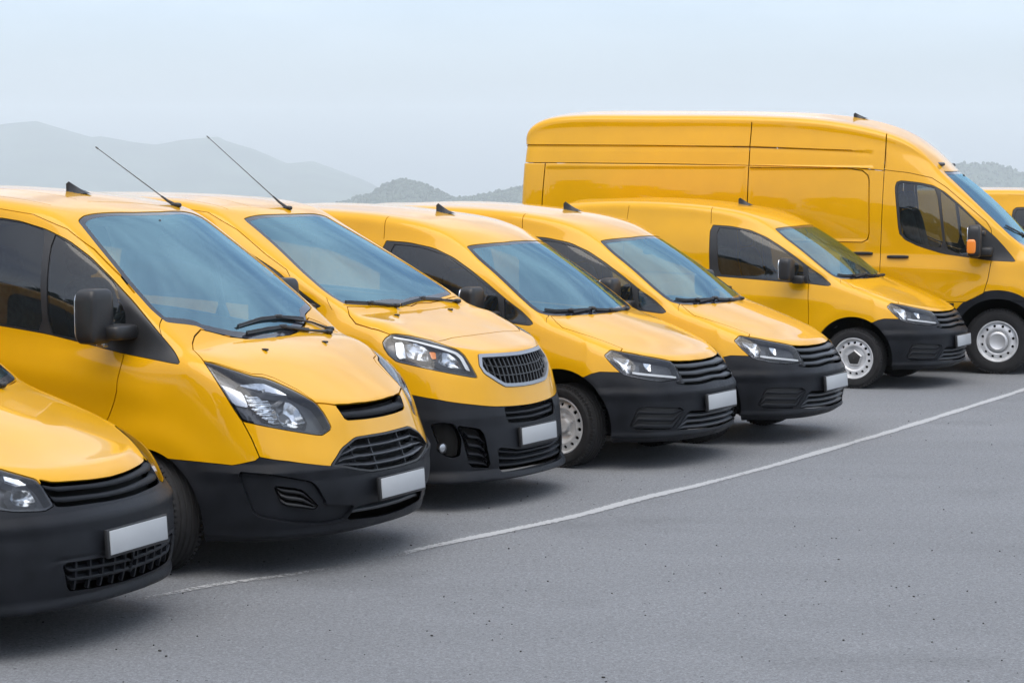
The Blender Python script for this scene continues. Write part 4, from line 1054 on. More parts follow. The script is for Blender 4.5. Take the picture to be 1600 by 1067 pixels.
def ridges(rs):
    """horizontal ledges moulded into a bumper: (z, half width, height)"""
    def fn(S):
        d = np.zeros(len(S.V))
        for z0, w, a in rs: d += a*np.maximum(0, 1-np.abs(S.V[:, 2]-z0)/w)
        fade = np.clip((.75-S.V[:, 0])/.25, 0, 1)
        S.V = S.V+S.N*(d*fade)[:, None]
        n = vnormals(S.V, S.T); S.N = n*np.sign((n*S.N).sum(1))[:, None]
        return S
    return fn
def fog_lamp(S0, root, L, loc):
    for s in (-1, 1):
        x, y, z = .288, s*.83, .421
        b = Vector(loc(x+.0, y, z)); d = Vector((.86, s*.35, 0)).normalized()
        p = b-d*.015
        h = MB().tube([p-d*.05, p+d*.012], [.034, .034], 24).build('fog_lamp', M['gloss_black'], root)
        MB().tube([p+d*.0125, p+d*.016], [.026, .018], 24).build('reflector', M['lampsilver'], h)
CFG = {}
CFG['CADDY'] = dict(axles=(.90, 3.58), arch_r=.413, arch_z=.33, wheel=(.312, .213, .195, 15, 'pentagon'), plate=(0, .478),
    lamp_zones=[('z_turn', 'reflector', .016, .03), ('z_mid', 'reflector', .03, .02), ('z_strip', 'lampwhite', .012, 0)],
    openings=[('grille', 'grille', 'slat', [(.70, .985), (.40, .66), (.11, .34)], (), dict(tilt=.034, lift=-.006, depth=.06, bdepth=.03)),
              ('lower_grille', 'low_intake', 'slat', [(.05, .15), (.37, .47), (.69, .79)], (), dict(depth=.07, tilt=.012, lift=-.012)),
              ('side_vent', 'side_intake', 'slat', [(.03, .22), (.36, .52), (.68, .82)], (), dict(depth=.022, tilt=.012, lift=-.004, back='plastic2', bdepth=.015, bar_mat='plastic'))],
    doors=[('door', [[1.398, 1.15], [1.398, 1.062], [1.382, .859], [1.377, .674], [1.40, .34], [2.46, .32], [2.49, .8], [2.50, 1.18]])],
    grooves=[('S', [[2.533, 1.855], [2.516, 1.685]]), ('S', [[3.47, 1.87], [3.485, 1.60], [3.49, 1.2]]), ('S', [[2.53, 1.14], [3.0, 1.16], [4.3, 1.18]]), ('S', [[1.06, 1.075], [1.12, 1.17]], .0012)],
    bump_fn=ridges([(.565, .05, .014), (.255, .03, .016), (.36, .2, -.008)]), plate_out=.022,
    wipers=[([(1.0, -.16, 1.11), (1.02, -.44, 1.12)], [(1.13, -.70, 1.15), (1.085, -.608, 1.142), (1.04, -.447, 1.123), (1.0, -.22, 1.11)]),
            ([(.99, .42, 1.11), (.975, .15, 1.11)], [(.99, -.12, 1.111), (.975, .113, 1.107), (.985, .42, 1.107)])],
    antennas=[('fin', 2.40, 0)], fin_s=1.2, mirror=dict(c=(1.575, 1.03, 1.225), h=(.065, .105, .118), arm=[(1.475, .93, 1.115, .065, .07, .042)]),
    handles=[(2.33, 1.02, .20)])
CFG['CADDYOLD'] = dict(CFG['CADDY'], plate=(0, .488), lamp_zones=[('z_bowl', 'reflector', .014, .045), ('z_eye', 'reflector', .016, .03)],
    openings=[('grille', 'grille', 'slat', [(.62, .93), (.18, .48)], (), dict(tilt=.026, lift=-.006, depth=.06, bdepth=.03, bar_mat='plastic')),
              ('lower_grille', 'low_intake', 'slat', [(.34, .44), (.66, .76)], (.055, .145, .235, .325, .415), dict(depth=.07, tilt=.006, lift=-.006, ulift=-.010, uw=.006, bar_mat='plastic'))],
    bump_fn=ridges([(.60, .045, .014), (.44, .012, -.006), (.235, .03, .03)]))
CFG['CADDYOLD']['bumper_pre'] = None
CFG['CUSTOM'] = dict(steer=math.radians(-22), axles=(1.06, 3.98), arch_r=.378, arch_z=.318, wheel=(.328, .215, .205, 12, 'dome'), plate=(0, .44), plate_out=.03,
    lamp_zones=[('z_side', 'lampsilver', .02, 0), ('z_rib', 'reflector', .018, 0), ('z_eye', 'reflector', .014, .03), ('z_bowl', 'reflector', .012, .06)],
    openings=[('upper_grille', 'grille', 'slat', [(.16, .66)], (), dict(tilt=.03, lift=-.008, depth=.06, bdepth=.03, bar_mat='plastic')),
              ('grille', 'low_grille', 'slat', [(.70, .755), (.45, .505), (.20, .255)], (.17, .36), dict(frame=.012, frame_mat='plastic2', depth=.07, tilt=.008, lift=-.010, uw=.003)),
              ('side_vent', 'fog_slots', 'slat', [(.0, .16), (.36, .52), (.72, .88)], (), dict(depth=.05, tilt=.012, lift=-.012, bar_mat='plastic2')),
              ('lower_grille', 'low_intake', 'slat', [(.40, .56)], (), dict(depth=.07, tilt=.008, lift=-.02))],
    panel='side_intake', panel_d=-.022, panel_mat='plastic',
    doors=[('door', [[1.205, 1.25], [1.202, 1.146], [1.216, 1.05], [1.217, .993], [1.235, .933], [1.269, .851], [1.36, .70], [1.47, .50], [1.50, .32], [2.72, .32], [2.75, 1.43], [2.0, 1.38]])],
    grooves=[('S', [[2.9, 1.995], [2.4, 1.992], [2.121, 1.975], [1.91, 1.945], [1.689, 1.864], [1.514, 1.754], [1.32, 1.608], [1.213, 1.519]], .0018),
             ('O', [[.985, .895], [.925, .763], [.888, .66]]), ('S', [[.97, 1.27], [1.06, 1.42]], .0012), ('T', [[1.9, .62], [2.6, .66], [4.6, .66]]), ('T', [[1.95, .30], [4.6, .30]])],
    bump_fn=ridges([(.575, .05, .016), (.235, .03, .014)]),
    wipers=[([(.835, .70, 1.23), (.88, .56, 1.27), (.895, .20, 1.29)], [(.884, -.27, 1.288), (.893, 0, 1.296), (.897, .201, 1.302), (.90, .40, 1.29), (.902, .50, 1.284)]),
            ([(.80, .62, 1.208), (.82, .40, 1.23), (.845, .173, 1.25)], [(.839, -.25, 1.248), (.845, 0, 1.25), (.849, .173, 1.257), (.835, .45, 1.22)])],
    nozzles=[(.665, .34)],
    antennas=[('fin', 2.11, -.05), ('whip', 1.80, .52)], whip=(.585, .37), fin_s=1.05,
    mirror=dict(far=dict(c=(1.46, 1.0, 1.36), h=(.10, .055, .14)), c=(1.275, 1.105, 1.405), h=(.068, .105, .150), e=.36, arm=[(1.215, .985, 1.315, .085, .11, .042)], yaw=0, lamp=[(1.265, 1.045, 1.255, .028, .03, .022, 'lampsilver')]),
    handles=[(2.55, 1.13, .22)])
CFG['EXPERT'] = dict(axles=(.95, 4.22), arch_r=.40, arch_z=.35, wheel=(.335, .22, .215, 12, 'dome'), plate=(0, .453), plate_out=.014,
    lamp_zones=[('z_block', 'reflector', .012, .01), ('z_bowl', 'reflector', .014, .05), ('z_amber', 'amber', .012, 0), ('z_bowl2', 'reflector', .014, .05), ('z_strip', 'lampwhite', .010, 0)],
    openings=[('grille', 'grille_frame', 'bar', [(.34, .385), (.60, .645)], tuple(np.arange(.0, .45, .052)), dict(frame=.023, frame_mat='satin', frame_lift=.006, depth=.05, tilt=.004, lift=-.012, uw=.007, ulift=-.014, bar_mat='plastic2')),
              ('upper_vent', 'up_intake', 'slat', [(.58, .74), (.22, .38)], (), dict(depth=.06, tilt=.014, lift=-.012, bar_mat='plastic')),
              ('side_vent', 'side_intake', 'slat', [(.74, .79), (.52, .57), (.30, .35), (.08, .13)], (), dict(depth=.05, tilt=.006, lift=-.008, bar_mat='plastic')),
              ('fog_lamp_recess', 'fog', 'slat', (), (), dict(depth=.045, back='void')),
              ('lower_grille', 'low_intake', 'slat', [(.80, .88), (.48, .56), (.16, .24)], (), dict(depth=.06, tilt=.010, lift=-.010, bar_mat='plastic'))],
    bumper_pre=[[.62, .785], [.55, .775]],
    doors=[('door', [[1.30, 1.33], [1.30, 1.0], [1.33, .80], [1.40, .6], [1.42, .32], [2.72, .32], [2.75, 1.40]])],
    grooves=[('S', [[2.85, 1.955], [2.4, 1.95], [2.167, 1.92], [1.926, 1.805], [1.659, 1.642], [1.48, 1.544], [1.442, 1.501]], .0018), ('T', [[2.1, .56], [2.7, .60], [4.6, .60]]), ('T', [[2.1, .28], [4.6, .28]]), ('S', [[1.10, 1.29], [1.16, 1.37]], .0012)],
    bump_fn=ridges([(.218, .042, .055), (.60, .06, .006)]), extra=fog_lamp,
    wipers=[([(.985, -.20, 1.27), (1.03, -.468, 1.296)], [(1.065, -.741, 1.321), (1.03, -.468, 1.296), (.995, -.224, 1.266)]),
            ([(.975, .66, 1.268), (1.01, .50, 1.28), (1.025, .235, 1.295)], [(.99, -.124, 1.274), (1.022, .235, 1.295), (1.012, .50, 1.282)])],
    nozzles=[(.88, .38)], antennas=[('whip', 2.035, .10)], whip=(.68, .525),
    mirror=dict(far=dict(c=(1.52, .99, 1.32), h=(.10, .055, .14)), c=(1.34, 1.055, 1.36), h=(.066, .105, .145), arm=[(1.27, .95, 1.29, .07, .09, .045)]), handles=[(2.5, 1.12, .22)])
TRANSIT_F.update({'headlight': ('O', [[.66, .98], [.72, 1.10], [.90, 1.20], [1.02, 1.20], [.96, 1.04], [.80, .97]]),
    'grille': ('F', [[-.06, 1.04], [.50, 1.03], [.46, .86], [-.06, .85]]), 'low_intake': ('F', [[-.06, .60], [.55, .60], [.50, .40], [-.06, .40]]),
    'bumper': ('S', [[.46, .82], [.2, .84], [.05, .80]]),
    'hood': ('T', [[.72, .80], [.52, .79], [.36, .60], [.285, .3], [.265, 0], [.265, -.06], [.53, -.06], [.53, 0], [.54, .3], [.60, .6]])})
def upper_band(S):
    """pressed bands along the tall side"""
    x, z = S.V[:, 0], S.V[:, 2]; side = (np.abs(S.V[:, 1]) > .6) & (x > 2.2)
    hi = 2.52+.012*(x-3.7)*np.where(x < 3.7, 4, .8); lo = 2.312+.012*(x-3.7)
    st = lambda a, w: np.clip(a/w+.5, 0, 1)
    d = -.014*st(z-hi+.03, .05)*st(hi+.004-z, .016)-.010*st(z-lo, .02)*st(hi-.03-z, .05)
    rail = -.010*st(z-1.47, .03)*st(2.27-z, .02)*st(x-2.39, .02)*st(3.74-x, .02)-.010*st(z-1.47, .03)*st(2.29-z, .02)*st(x-3.80, .02)*st(6.14-x, .02)
    S.V = S.V+S.N*((d+rail)*side)[:, None]
    n = vnormals(S.V, S.T); sg = np.sign((n*S.N).sum(1)); sg[sg == 0] = 1; m = side & (z > 1.35) & (z < 2.7) & (x > 2.35)
    S.N = np.where(m[:, None], n*sg[:, None], S.N)
    return S
def tight(fn):
    def g(S):
        side = (np.abs(S.V[:, 1]) > .6)[S.T].all(1) & (S.V[:, 0] > 2.2)[S.T].all(1)
        a, b = S.sub(side), S.sub(~side); return join(fn(dense(a, .05)), b)
    return g
CFG['TRANSIT'] = dict(groove_hw=.006, body_fn=tight(upper_band), axles=(.955, 4.75), arch_r=.47, arch_z=.37, arch_trim=.095, wheel=(.362, .228, .225, 12, 'dome'), wheel_in=.06, plate=(0, .62),
    lamp_zones=[], openings=[('grille', 'grille', 'slat', [(.66, .86), (.16, .36)], (), dict(depth=.06)), ('lower_grille', 'low_intake', 'slat', [(.2, .35), (.6, .75)], (), dict(depth=.06))],
    doors=[('door', [[1.033, 1.257], [1.063, 1.054], [1.107, .90], [1.30, .80], [2.25, .80], [2.252, 1.153], [2.25, 1.406], [2.24, 1.8], [2.228, 2.258], [1.957, 2.226], [1.705, 2.17], [1.545, 2.066], [1.319, 1.874], [1.095, 1.684], [1.045, 1.605], [1.037, 1.558], [1.033, 1.40]])],
    grooves=[('S', [[2.22, 2.66], [2.222, 2.468], [2.228, 2.258]]), ('S', [[3.742, 2.80], [3.754, 2.526], [3.763, 1.938], [3.77, .8]]),
             ('S', [[6.45, 2.558], [5.019, 2.544], [3.758, 2.521], [2.6, 2.478]]), ('S', [[6.45, 2.35], [5.008, 2.335], [3.762, 2.313], [2.526, 2.278], [2.24, 2.252]]),
             ('S', [[6.16, 2.345], [6.184, 1.933], [6.2, .8]]), ('S', [[3.74, 2.288], [2.597, 2.271], [2.468, 2.25], [2.41, 2.20], [2.394, 2.15], [2.381, 1.549], [2.40, 1.48], [2.46, 1.45], [3.74, 1.46]]),
             ('S', [[2.25, 1.0], [2.26, .82]])],
    cladding=[([[1.43, .785], [4.2, .80], [4.2, .20], [1.43, .20]], 'plastic', 'side_cladding')],
    wipers=[([(.62, -.05, 1.4), (.75, -.42, 1.5)], [(.90, -.74, 1.62), (.79, -.56, 1.552), (.72, -.40, 1.5), (.66, -.1, 1.44)])],
    antennas=[('fin', 2.60, -.12)], mirror=dict(c=(1.20, 1.17, 1.475), h=(.075, .12, .18), arm=[(1.10, 1.05, 1.36, .09, .10, .05), (1.14, 1.08, 1.56, .05, .08, .03)], lamp=[(1.225, 1.285, 1.42, .05, .022, .078, 'amber')]),
    handles=[(2.455, 1.327, .24), (2.057, 1.292, .24)], seat_x=1.75, seat_z=1.12,
    extra=lambda S0, root, L, loc: [MB().rbox(loc(1.64, s*.60, surf_pt(S0, 1.64, s*.60)+.006), (.05, .03, .022), .6).build('marker_lamp', M['lampgrey'], root) for s in (-1, 1)])
CFG['CADDYOLD'].pop('bumper_pre')
CFG['CADDYOLD']['bumper_line'] = 1
CADDYOLD_F['bumper'] = ('S', [[.686, .70], [.60, .72], [.438, .715], [.268, .72], [.147, .70], [.08, .69]])

# ---------------------------------------------------------------- ground
def asphalt():
    m = mat('asphalt', (.2, .2, .2), .82, spec=.35); nt = m.node_tree; b = nt.nodes['Principled BSDF']; N = nt.nodes.new; K = nt.links.new
    tc = N('ShaderNodeTexCoord')
    def noise(sc_, det, st=None, rough=.55):
        n = N('ShaderNodeTexNoise'); n.inputs['Scale'].default_value = sc_; n.inputs['Detail'].default_value = det; n.inputs['Roughness'].default_value = rough
        if st:
            mp = N('ShaderNodeMapping'); mp.inputs['Scale'].default_value = st; mp.inputs['Rotation'].default_value = (0, 0, math.radians(58)); K(tc.outputs['Object'], mp.inputs[0]); K(mp.outputs[0], n.inputs['Vector'])
        else: K(tc.outputs['Object'], n.inputs['Vector'])
        return n.outputs[0]
    def ramp(src, a, b_, lo, hi):
        r = N('ShaderNodeMapRange'); r.inputs[1].default_value = a; r.inputs[2].default_value = b_; r.inputs[3].default_value = lo; r.inputs[4].default_value = hi; K(src, r.inputs[0]); return r.outputs[0]
    def mul(a, b_):
        x = N('ShaderNodeMath'); x.operation = 'MULTIPLY'; K(a, x.inputs[0]); K(b_, x.inputs[1]); return x.outputs[0]
    big = ramp(noise(.28, 5), .3, .7, .93, 1.06)
    streak = ramp(noise(1.0, 7, (.55, 1.7, 1), .6), .36, .66, .955, 1.03)
    grain = ramp(noise(70, 5, None, .85), .38, .62, .60, 1.36)
    grain2 = ramp(noise(26, 6, None, .7), .38, .62, .86, 1.12)
    v = N('ShaderNodeTexVoronoi'); v.inputs['Scale'].default_value = 14; K(tc.outputs['Object'], v.inputs['Vector'])
    cr = ramp(noise(2.1, 8, None, .7), .492, .5, 1, 1)
    w = N('ShaderNodeTexWhiteNoise'); K(v.outputs['Position'], w.inputs[0])
    g1 = N('ShaderNodeMath'); g1.operation = 'LESS_THAN'; g1.inputs[1].default_value = .12; K(v.outputs['Distance'], g1.inputs[0])
    g2 = N('ShaderNodeMath'); g2.operation = 'GREATER_THAN'; g2.inputs[1].default_value = .88; K(w.outputs[0], g2.inputs[0])
    pit = ramp(mul(g1.outputs[0], g2.outputs[0]), 0, 1, 1, .35)
    stain = ramp(noise(.55, 5, None, .6), .56, .70, 1, .84)
    val = mul(mul(mul(mul(big, stain), streak), mul(grain, grain2)), pit)
    mx = N('ShaderNodeMix'); mx.data_type = 'RGBA'; mx.blend_type = 'MULTIPLY'; mx.inputs[0].default_value = 1; mx.inputs[6].default_value = (*ASPHALT, 1)
    K(val, mx.inputs[7]); K(mx.outputs[2], b.inputs['Base Color'])
    bp = N('ShaderNodeBump'); bp.inputs['Strength'].default_value = .5; bp.inputs['Distance'].default_value = .006
    K(grain, bp.inputs['Height']); K(bp.outputs[0], b.inputs['Normal'])
    return m
ASPHALT = (.176, .185, .198)
M['asphalt'] = asphalt()
def ground_z(d):                                            # level lot, then the land falls away to the plain
    if d < 75: return 0
    t = min((d-75)/1400, 1); return -85*(t*t*(3-2*t))**.6 if t > 0 else 0
ys = [-400, -60, -20, -5, 0, 5, 10, 15, 20, 25, 30, 40, 55, 75, 90, 110, 140, 190, 260, 380, 560, 900, 1500, 3000, 6000, 12000]
xs = [-9000, -4000, -1500, -500, -150, -50, -20, -10, -5, 0, 5, 10, 20, 50, 150, 500, 1500, 4000, 9000]
V = [(x, y, ground_z(y)) for y in ys for x in xs]; nx = len(xs)
g = mesh_object('ground', V, [(i*nx+j, i*nx+j+1, (i+1)*nx+j+1, (i+1)*nx+j) for i in range(len(ys)-1) for j in range(nx-1)], M['asphalt'])
g['kind'] = 'structure'

# painted line, worn
def line_paint():
    m = mat('worn_white_paint', (.33, .34, .35), .75); nt = m.node_tree; b = nt.nodes['Principled BSDF']; N = nt.nodes.new; K = nt.links.new
    tc = N('ShaderNodeTexCoord'); n1 = N('ShaderNodeTexNoise'); n1.inputs['Scale'].default_value = 34; n1.inputs['Detail'].default_value = 8; n1.inputs['Roughness'].default_value = .75
    n2 = N('ShaderNodeTexNoise'); n2.inputs['Scale'].default_value = .9; n2.inputs['Detail'].default_value = 3
    K(tc.outputs['Object'], n1.inputs[0]); K(tc.outputs['Object'], n2.inputs[0])
    uv = N('ShaderNodeUVMap'); uv.uv_map = 'UVMap'; sp = N('ShaderNodeSeparateXYZ'); K(uv.outputs[0], sp.inputs[0])
    # more wear towards the edges of the stripe and where the second noise is low
    e = N('ShaderNodeMath'); e.operation = 'PINGPONG'; e.inputs[1].default_value = .5; K(sp.outputs[1], e.inputs[0])
    em = N('ShaderNodeMapRange'); em.inputs[1].default_value = 0; em.inputs[2].default_value = .30; em.inputs[3].default_value = -.16; em.inputs[4].default_value = .12; K(e.outputs[0], em.inputs[0])
    a1 = N('ShaderNodeMath'); a1.operation = 'ADD'; K(n1.outputs[0], a1.inputs[0]); K(em.outputs[0], a1.inputs[1])
    m2 = N('ShaderNodeMapRange'); m2.inputs[1].default_value = .35; m2.inputs[2].default_value = .65; m2.inputs[3].default_value = -.10; m2.inputs[4].default_value = .08; K(n2.outputs[0], m2.inputs[0])
    a2 = N('ShaderNodeMath'); a2.operation = 'ADD'; K(a1.outputs[0], a2.inputs[0]); K(m2.outputs[0], a2.inputs[1])
    ws = N('ShaderNodeMath'); ws.operation = 'ADD'; K(a2.outputs[0], ws.inputs[0])
    at = N('ShaderNodeAttribute'); at.attribute_name = 'wear'; K(at.outputs['Fac'], ws.inputs[1])
    r = N('ShaderNodeMapRange'); r.inputs[1].default_value = .46; r.inputs[2].default_value = .60; K(ws.outputs[0], r.inputs[0]); K(r.outputs[0], b.inputs['Alpha'])
    return m
LINE = [(-1.91, 11.63, -.10), (-1.59, 12.06, -.03), (-1.25, 12.35, -.06), (-1.02, 12.58, -.07), (-.86, 12.77, -.10), (-.66, 13.02, -.05), (-.52, 13.29, .0), (0, 14.01, .06), (.41, 14.6, .08), (.86, 15.38, .08), (1.36, 16.17, .1), (1.91, 17.12, .1), (2.56, 18.32, .1), (3.3, 19.7, .1), (4.18, 21.42, .1), (5.25, 23.54, .1), (6.6, 26.3, .08), (8.6, 30.5, .05)]
P_ = [Vector((a, b)) for a, b, c in LINE]; pts = []
for i in range(len(P_)-1):
    p0, p1, p2, p3 = P_[max(i-1, 0)], P_[i], P_[i+1], P_[min(i+2, len(P_)-1)]
    for k in range(6):
        t = k/6; pts.append((.5*((2*p1)+(p2-p0)*t+(2*p0-5*p1+4*p2-p3)*t*t+(3*p1-p0-3*p2+p3)*t**3), LINE[i][2]*(1-t)+LINE[i+1][2]*t))
V, F_, wear = [], [], []
for i, (p, wv) in enumerate(pts):
    d = (pts[min(i+1, len(pts)-1)][0]-pts[max(i-1, 0)][0]).normalized(); n = Vector((-d.y, d.x))
    hw = .060
    for k in (-1, 1): V.append((p.x+n.x*hw*k, p.y+n.y*hw*k, .004)); wear.append(wv)
F_ = [(2*i, 2*i+2, 2*i+3, 2*i+1) for i in range(len(pts)-1)]
M['line'] = line_paint()
ln = mesh_object('painted_line', V, F_, M['line'], None, False); ln['kind'] = 'structure'
uvl = ln.data.uv_layers.new(name='UVMap')
for li, l in enumerate(ln.data.loops): uvl.data[li].uv = (l.vertex_index//2*.2, l.vertex_index % 2)
at = ln.data.attributes.new('wear', 'FLOAT', 'POINT'); at.data.foreach_set('value', wear)

# loose grit on the lot
mb = MB(); rg = random.Random(3)
for i in range(520):
    y = rg.uniform(8.5, 24) if i < 420 else rg.uniform(9, 14); x = (rg.uniform(-.25, .25))*y+rg.uniform(-.3, .3); s = rg.choice((.0022, .003, .003, .004, .005))*rg.uniform(.7, 1.3)
    mb.rbox((x, y, s*.5), (s*rg.uniform(.8, 1.8), s, s*.7), .8, 6, 4, Matrix.Rotation(rg.uniform(0, 3), 3, 'Z'))
M['grit'] = noise_var(mat('grit', (.035, .034, .032), .9), 3, .6, 0)
gr = mb.build('grit', M['grit'], None, False); gr['kind'] = 'stuff'; gr['label'] = 'small dark stones scattered over the grey asphalt'; gr['category'] = 'gravel'

# ---------------------------------------------------------------- hills
F_PX, HZ, CH = 3600.0, 283.7, 2.13
def ridge(name, prof, dist, base, depth, m, rough, seed, nxs=240, nys=26, noise_scale=1.0):
    """a hill range standing at dist: prof is its skyline as (bearing offset, rise) per unit distance."""
    xs_ = np.array([p[0] for p in prof]); zs_ = np.array([p[1] for p in prof]); rs = np.random.RandomState(seed)
    ph = rs.uniform(0, 6.28, (9, 4))
    V = []
    X = np.linspace(xs_[0], xs_[-1], nxs)
    Z = np.interp(X, xs_, zs_)
    for j in range(nys):
        t = j/(nys-1)                                       # 0 near foot, .5 crest, 1 far foot
        s = 1-abs(2*t-1)
        sh = s**.85
        for x, z in zip(X, Z):
            d = dist+(t-.5)*depth
            wx, wy = x*dist, d
            nz = 0
            for k in range(9):
                f = (.0016*1.75**k)*noise_scale
                nz += math.sin(wx*f*math.cos(ph[k, 0])+wy*f*math.sin(ph[k, 0])+ph[k, 1])*math.sin(wx*f*.8*math.sin(ph[k, 2])-wy*f*.9*math.cos(ph[k, 2])+ph[k, 3])/1.6**k
            top = CH+z*dist
            h = base+(top-base)*sh+nz*rough*(.25+.75*math.sin(PI*min(s, .97)))*min(1, max(0, (top-base))/60)
            V.append((x*d, d, h))
    F2 = [(j*nxs+i, j*nxs+i+1, (j+1)*nxs+i+1, (j+1)*nxs+i) for j in range(nys-1) for i in range(nxs-1)]
    o = mesh_object(name, V, F2, m); o['kind'] = 'structure'; return o
def px(l): return [((u-800)/F_PX, (HZ-v)/F_PX) for u, v in l]
M['hill_far'] = noise_var(mat('far_hill', (.06, .075, .05), .95, spec=.1), .004, .35, 0, 8, coord='Object')
M['hill_near'] = noise_var(mat('wooded_hill', (.045, .062, .035), .95, spec=.1), .012, .4, 0, 8, coord='Object')
far = ridge('mountain_range', px([(-700, 260), (-420, 215), (-200, 205), (-60, 196), (0, 191), (30, 187), (60, 185), (100, 196), (145, 209), (160, 207), (210, 216), (245, 220), (285, 213), (330, 209), (342, 208), (355, 215), (395, 226), (450, 251), (490, 248), (520, 259), (570, 279), (610, 300), (680, 330), (800, 340)]), 7500, -90, 2600, M['hill_far'], 16, 5)
near = ridge('wooded_hill', px([(440, 345), (500, 326), (540, 315), (560, 306), (580, 303), (600, 288), (630, 279), (665, 286), (690, 300), (705, 309), (740, 308), (780, 299), (812, 293), (880, 280), (960, 276), (1040, 290), (1100, 300), (1200, 320)]), 4200, -88, 1100, M['hill_near'], 4, 11, 260, 20, 3)
right = ridge('wooded_hill', px([(1180, 330), (1300, 300), (1400, 275), (1460, 258), (1505, 252), (1530, 252), (1552, 252), (1570, 257), (1600, 268), (1660, 282), (1760, 300), (1900, 320), (2100, 345)]), 4800, -88, 1200, M['hill_near'], 4, 23, 260, 20, 3)
# tree crowns along the wooded hills: one mass each
def woodland(hill, n, seed, smin, smax):
    rg = random.Random(seed); me = hill.data; vs = [v.co for v in me.vertices]; mb = MB()
    fs = list(me.polygons)
    for i in range(n):
        f = fs[rg.randrange(len(fs))]; a, b, c, d = [vs[k] for k in f.vertices]; u, w = rg.random(), rg.random()
        p = (a*(1-u)+b*u)*(1-w)+(d*(1-u)+c*u)*w; s = rg.uniform(smin, smax)
        mb.rbox((p.x, p.y, p.z+s*.5), (s*rg.uniform(.6, 1), s*.8, s*rg.uniform(.7, 1.25)), .9, 6, 4, Matrix.Rotation(rg.uniform(0, 3), 3, 'Z'))
    o = mb.build('woodland', M['hill_near'], None, True, None); o['kind'] = 'stuff'; o['label'] = 'tree crowns covering the hazy hill in the distance'; o['category'] = 'woodland'; return o
wl = woodland(near, 9000, 4, 1.5, 4.6); wl['label'] = 'tree crowns on the small hazy hill beyond the middle roofs'
wr_ = woodland(right, 5500, 9, 1.6, 4.8); wr_['label'] = 'tree crowns on the hazy hill behind the tall van'

# trees along the open side of the lot, behind the camera: they show in the van sides and windows
M['leaves'] = noise_var(mat('leaves', (.045, .065, .025), .8, spec=.2), 2, .4, 0)
mb = MB(); rg = random.Random(21)
for i in range(17):
    t = i/16; cx, cy = -30+46*t+rg.uniform(-1, 1), 6-24*t**.8+rg.uniform(-1.2, 1.2); h = rg.uniform(6.5, 9.5); w_ = rg.uniform(1.8, 2.6)
    mb.tube([(cx, cy, 0), (cx+rg.uniform(-.2, .2), cy, h*.35), (cx+rg.uniform(-.4, .4), cy, h*.75)], [.22, .16, .06], 6)
    for k in range(420):
        v = Vector((rg.gauss(0, 1), rg.gauss(0, 1), rg.gauss(0, 1))).normalized()*rg.uniform(.35, 1)**.5
        c0 = Vector((cx+v.x*w_, cy+v.y*w_, h*.62+v.z*h*.36)); a_ = Vector((rg.uniform(-1, 1), rg.uniform(-1, 1), rg.uniform(-1, 1))).normalized()*rg.uniform(.2, .45); b_ = a_.orthogonal().normalized()*rg.uniform(.2, .4)
        mb.add([c0-a_-b_, c0+a_-b_, c0+a_+b_, c0-a_+b_], [(0, 1, 2, 3)])
tr_ = mb.build('tree_row', M['leaves'], None, False); tr_['kind'] = 'stuff'; tr_['label'] = 'dark leafy trees along the lot mirrored in the van sides'; tr_['category'] = 'trees'

# ---------------------------------------------------------------- haze
hz = bpy.data.materials.new('haze'); hz.use_nodes = True; nt = hz.node_tree; nt.nodes.clear()
ho = nt.nodes.new('ShaderNodeOutputMaterial'); pv = nt.nodes.new('ShaderNodeVolumePrincipled')
pv.inputs['Color'].default_value = HAZE_COL; pv.inputs['Density'].default_value = HAZE_D; pv.inputs['Anisotropy'].default_value = 0.0
nt.links.new(pv.outputs[0], ho.inputs['Volume'])
b = MB().box((0, 4300, 90), (9500, 5200, 220)).build('haze', hz, None, False); b['kind'] = 'stuff'; b['label'] = 'pale blue haze filling the air towards the hills'; b['category'] = 'haze'

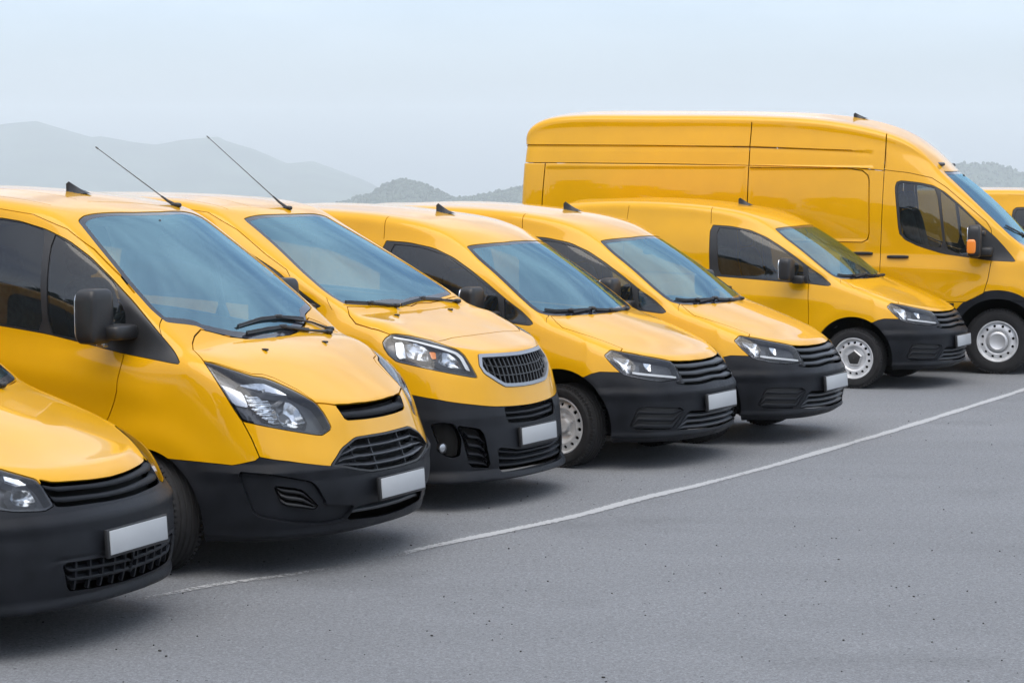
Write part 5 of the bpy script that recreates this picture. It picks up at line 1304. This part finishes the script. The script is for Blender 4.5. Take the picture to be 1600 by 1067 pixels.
# ---------------------------------------------------------------- the vans
ROW = 'yellow vans parked side by side in a row'
def place(name, nose, a, L, label):
    X, Y = nose
    return empty(name, (X-math.cos(a)*L/2, Y+math.sin(a)*L/2, 0), -a, label, 'van', ROW)
def L_of(P): return float(skin_of(P).V[:, 0].max())
POSE = {'old': ((-1.763, 10.654), .364), 'custom': ((-.634, 12.879), .431), 'expert': ((.186, 15.348), .464), 'c4': ((1.575, 17.437), .500), 'c5': ((2.673, 19.064), .469), 'c6': ((4.709, 24.074), .453), 'transit': ((6.565, 26.111), .287), 'back': ((9.25, 29.0), .44)}
LC = L_of(CADDY)
r = place('compact_van', *POSE['c6'], LC, 'small yellow van in front of the tall high roof van, whole front wheel in view')
make_vehicle(CADDY, CADDY_F, dict(CFG['CADDY'], mirror_sides=(-1, 1)), r)
for k, lab in (('c5', 'middle one of the three matching small yellow vans, its near wheels hidden'), ('c4', 'small yellow van beside the silver framed grille van, front wheel half hidden')):
    c = copy_tree(r); (X, Y), a = POSE[k]; c.location = (X-math.cos(a)*LC/2, Y+math.sin(a)*LC/2, 0); c.rotation_euler = (0, 0, -a); c['label'] = lab
    if k == 'c4':
        for ch in list(c.children):
            if ch.name.startswith('wing_mirror') and ch.data.vertices[0].co.y > 0 and np.mean([v.co.y for v in ch.data.vertices]) > 0:
                for q in list(ch.children): bpy.data.objects.remove(q)
                bpy.data.objects.remove(ch)
            elif ch.name.startswith('wheel') and 'arch' not in ch.name and ch.location.x > 0:
                wl_, sd = ch.location.copy(), (1 if ch.location.y > 0 else -1)
                for q in list(ch.children): bpy.data.objects.remove(q)
                bpy.data.objects.remove(ch)
                put_wheel((.312, .213, .195, 15, 'bolts'), c, wl_, sd, math.radians(-9))
r = place('compact_van', *POSE['old'], L_of(CADDYOLD), 'yellow compact van with broad dark grey bumper, mostly cut off at the lower left corner')
make_vehicle(CADDYOLD, CADDYOLD_F, CFG['CADDYOLD'], r)
r = place('passenger_van', *POSE['custom'], L_of(CUSTOM), 'large yellow van with black triangle behind its mirror and long angular headlights')
make_vehicle(CUSTOM, CUSTOM_F, CFG['CUSTOM'], r)
r = place('panel_van', *POSE['expert'], L_of(EXPERT), 'yellow van with silver framed black mesh grille and fog lamp in a black bumper')
make_vehicle(EXPERT, EXPERT_F, CFG['EXPERT'], r)
c = copy_tree(r); (X, Y), a = POSE['back']; LE = L_of(EXPERT); c.location = (X-math.cos(a)*LE/2, Y+math.sin(a)*LE/2, 0); c.rotation_euler = (0, 0, -a)
c['label'] = 'yellow van roof peeking out behind the tall high roof van at the right edge'
for ch in list(c.children):
    if ch.name.startswith('antenna'): bpy.data.objects.remove(ch)
r = place('high_roof_van', *POSE['transit'], L_of(TRANSIT), 'tall yellow high roof van with amber lamp on its mirror')
make_vehicle(TRANSIT, TRANSIT_F, CFG['TRANSIT'], r)
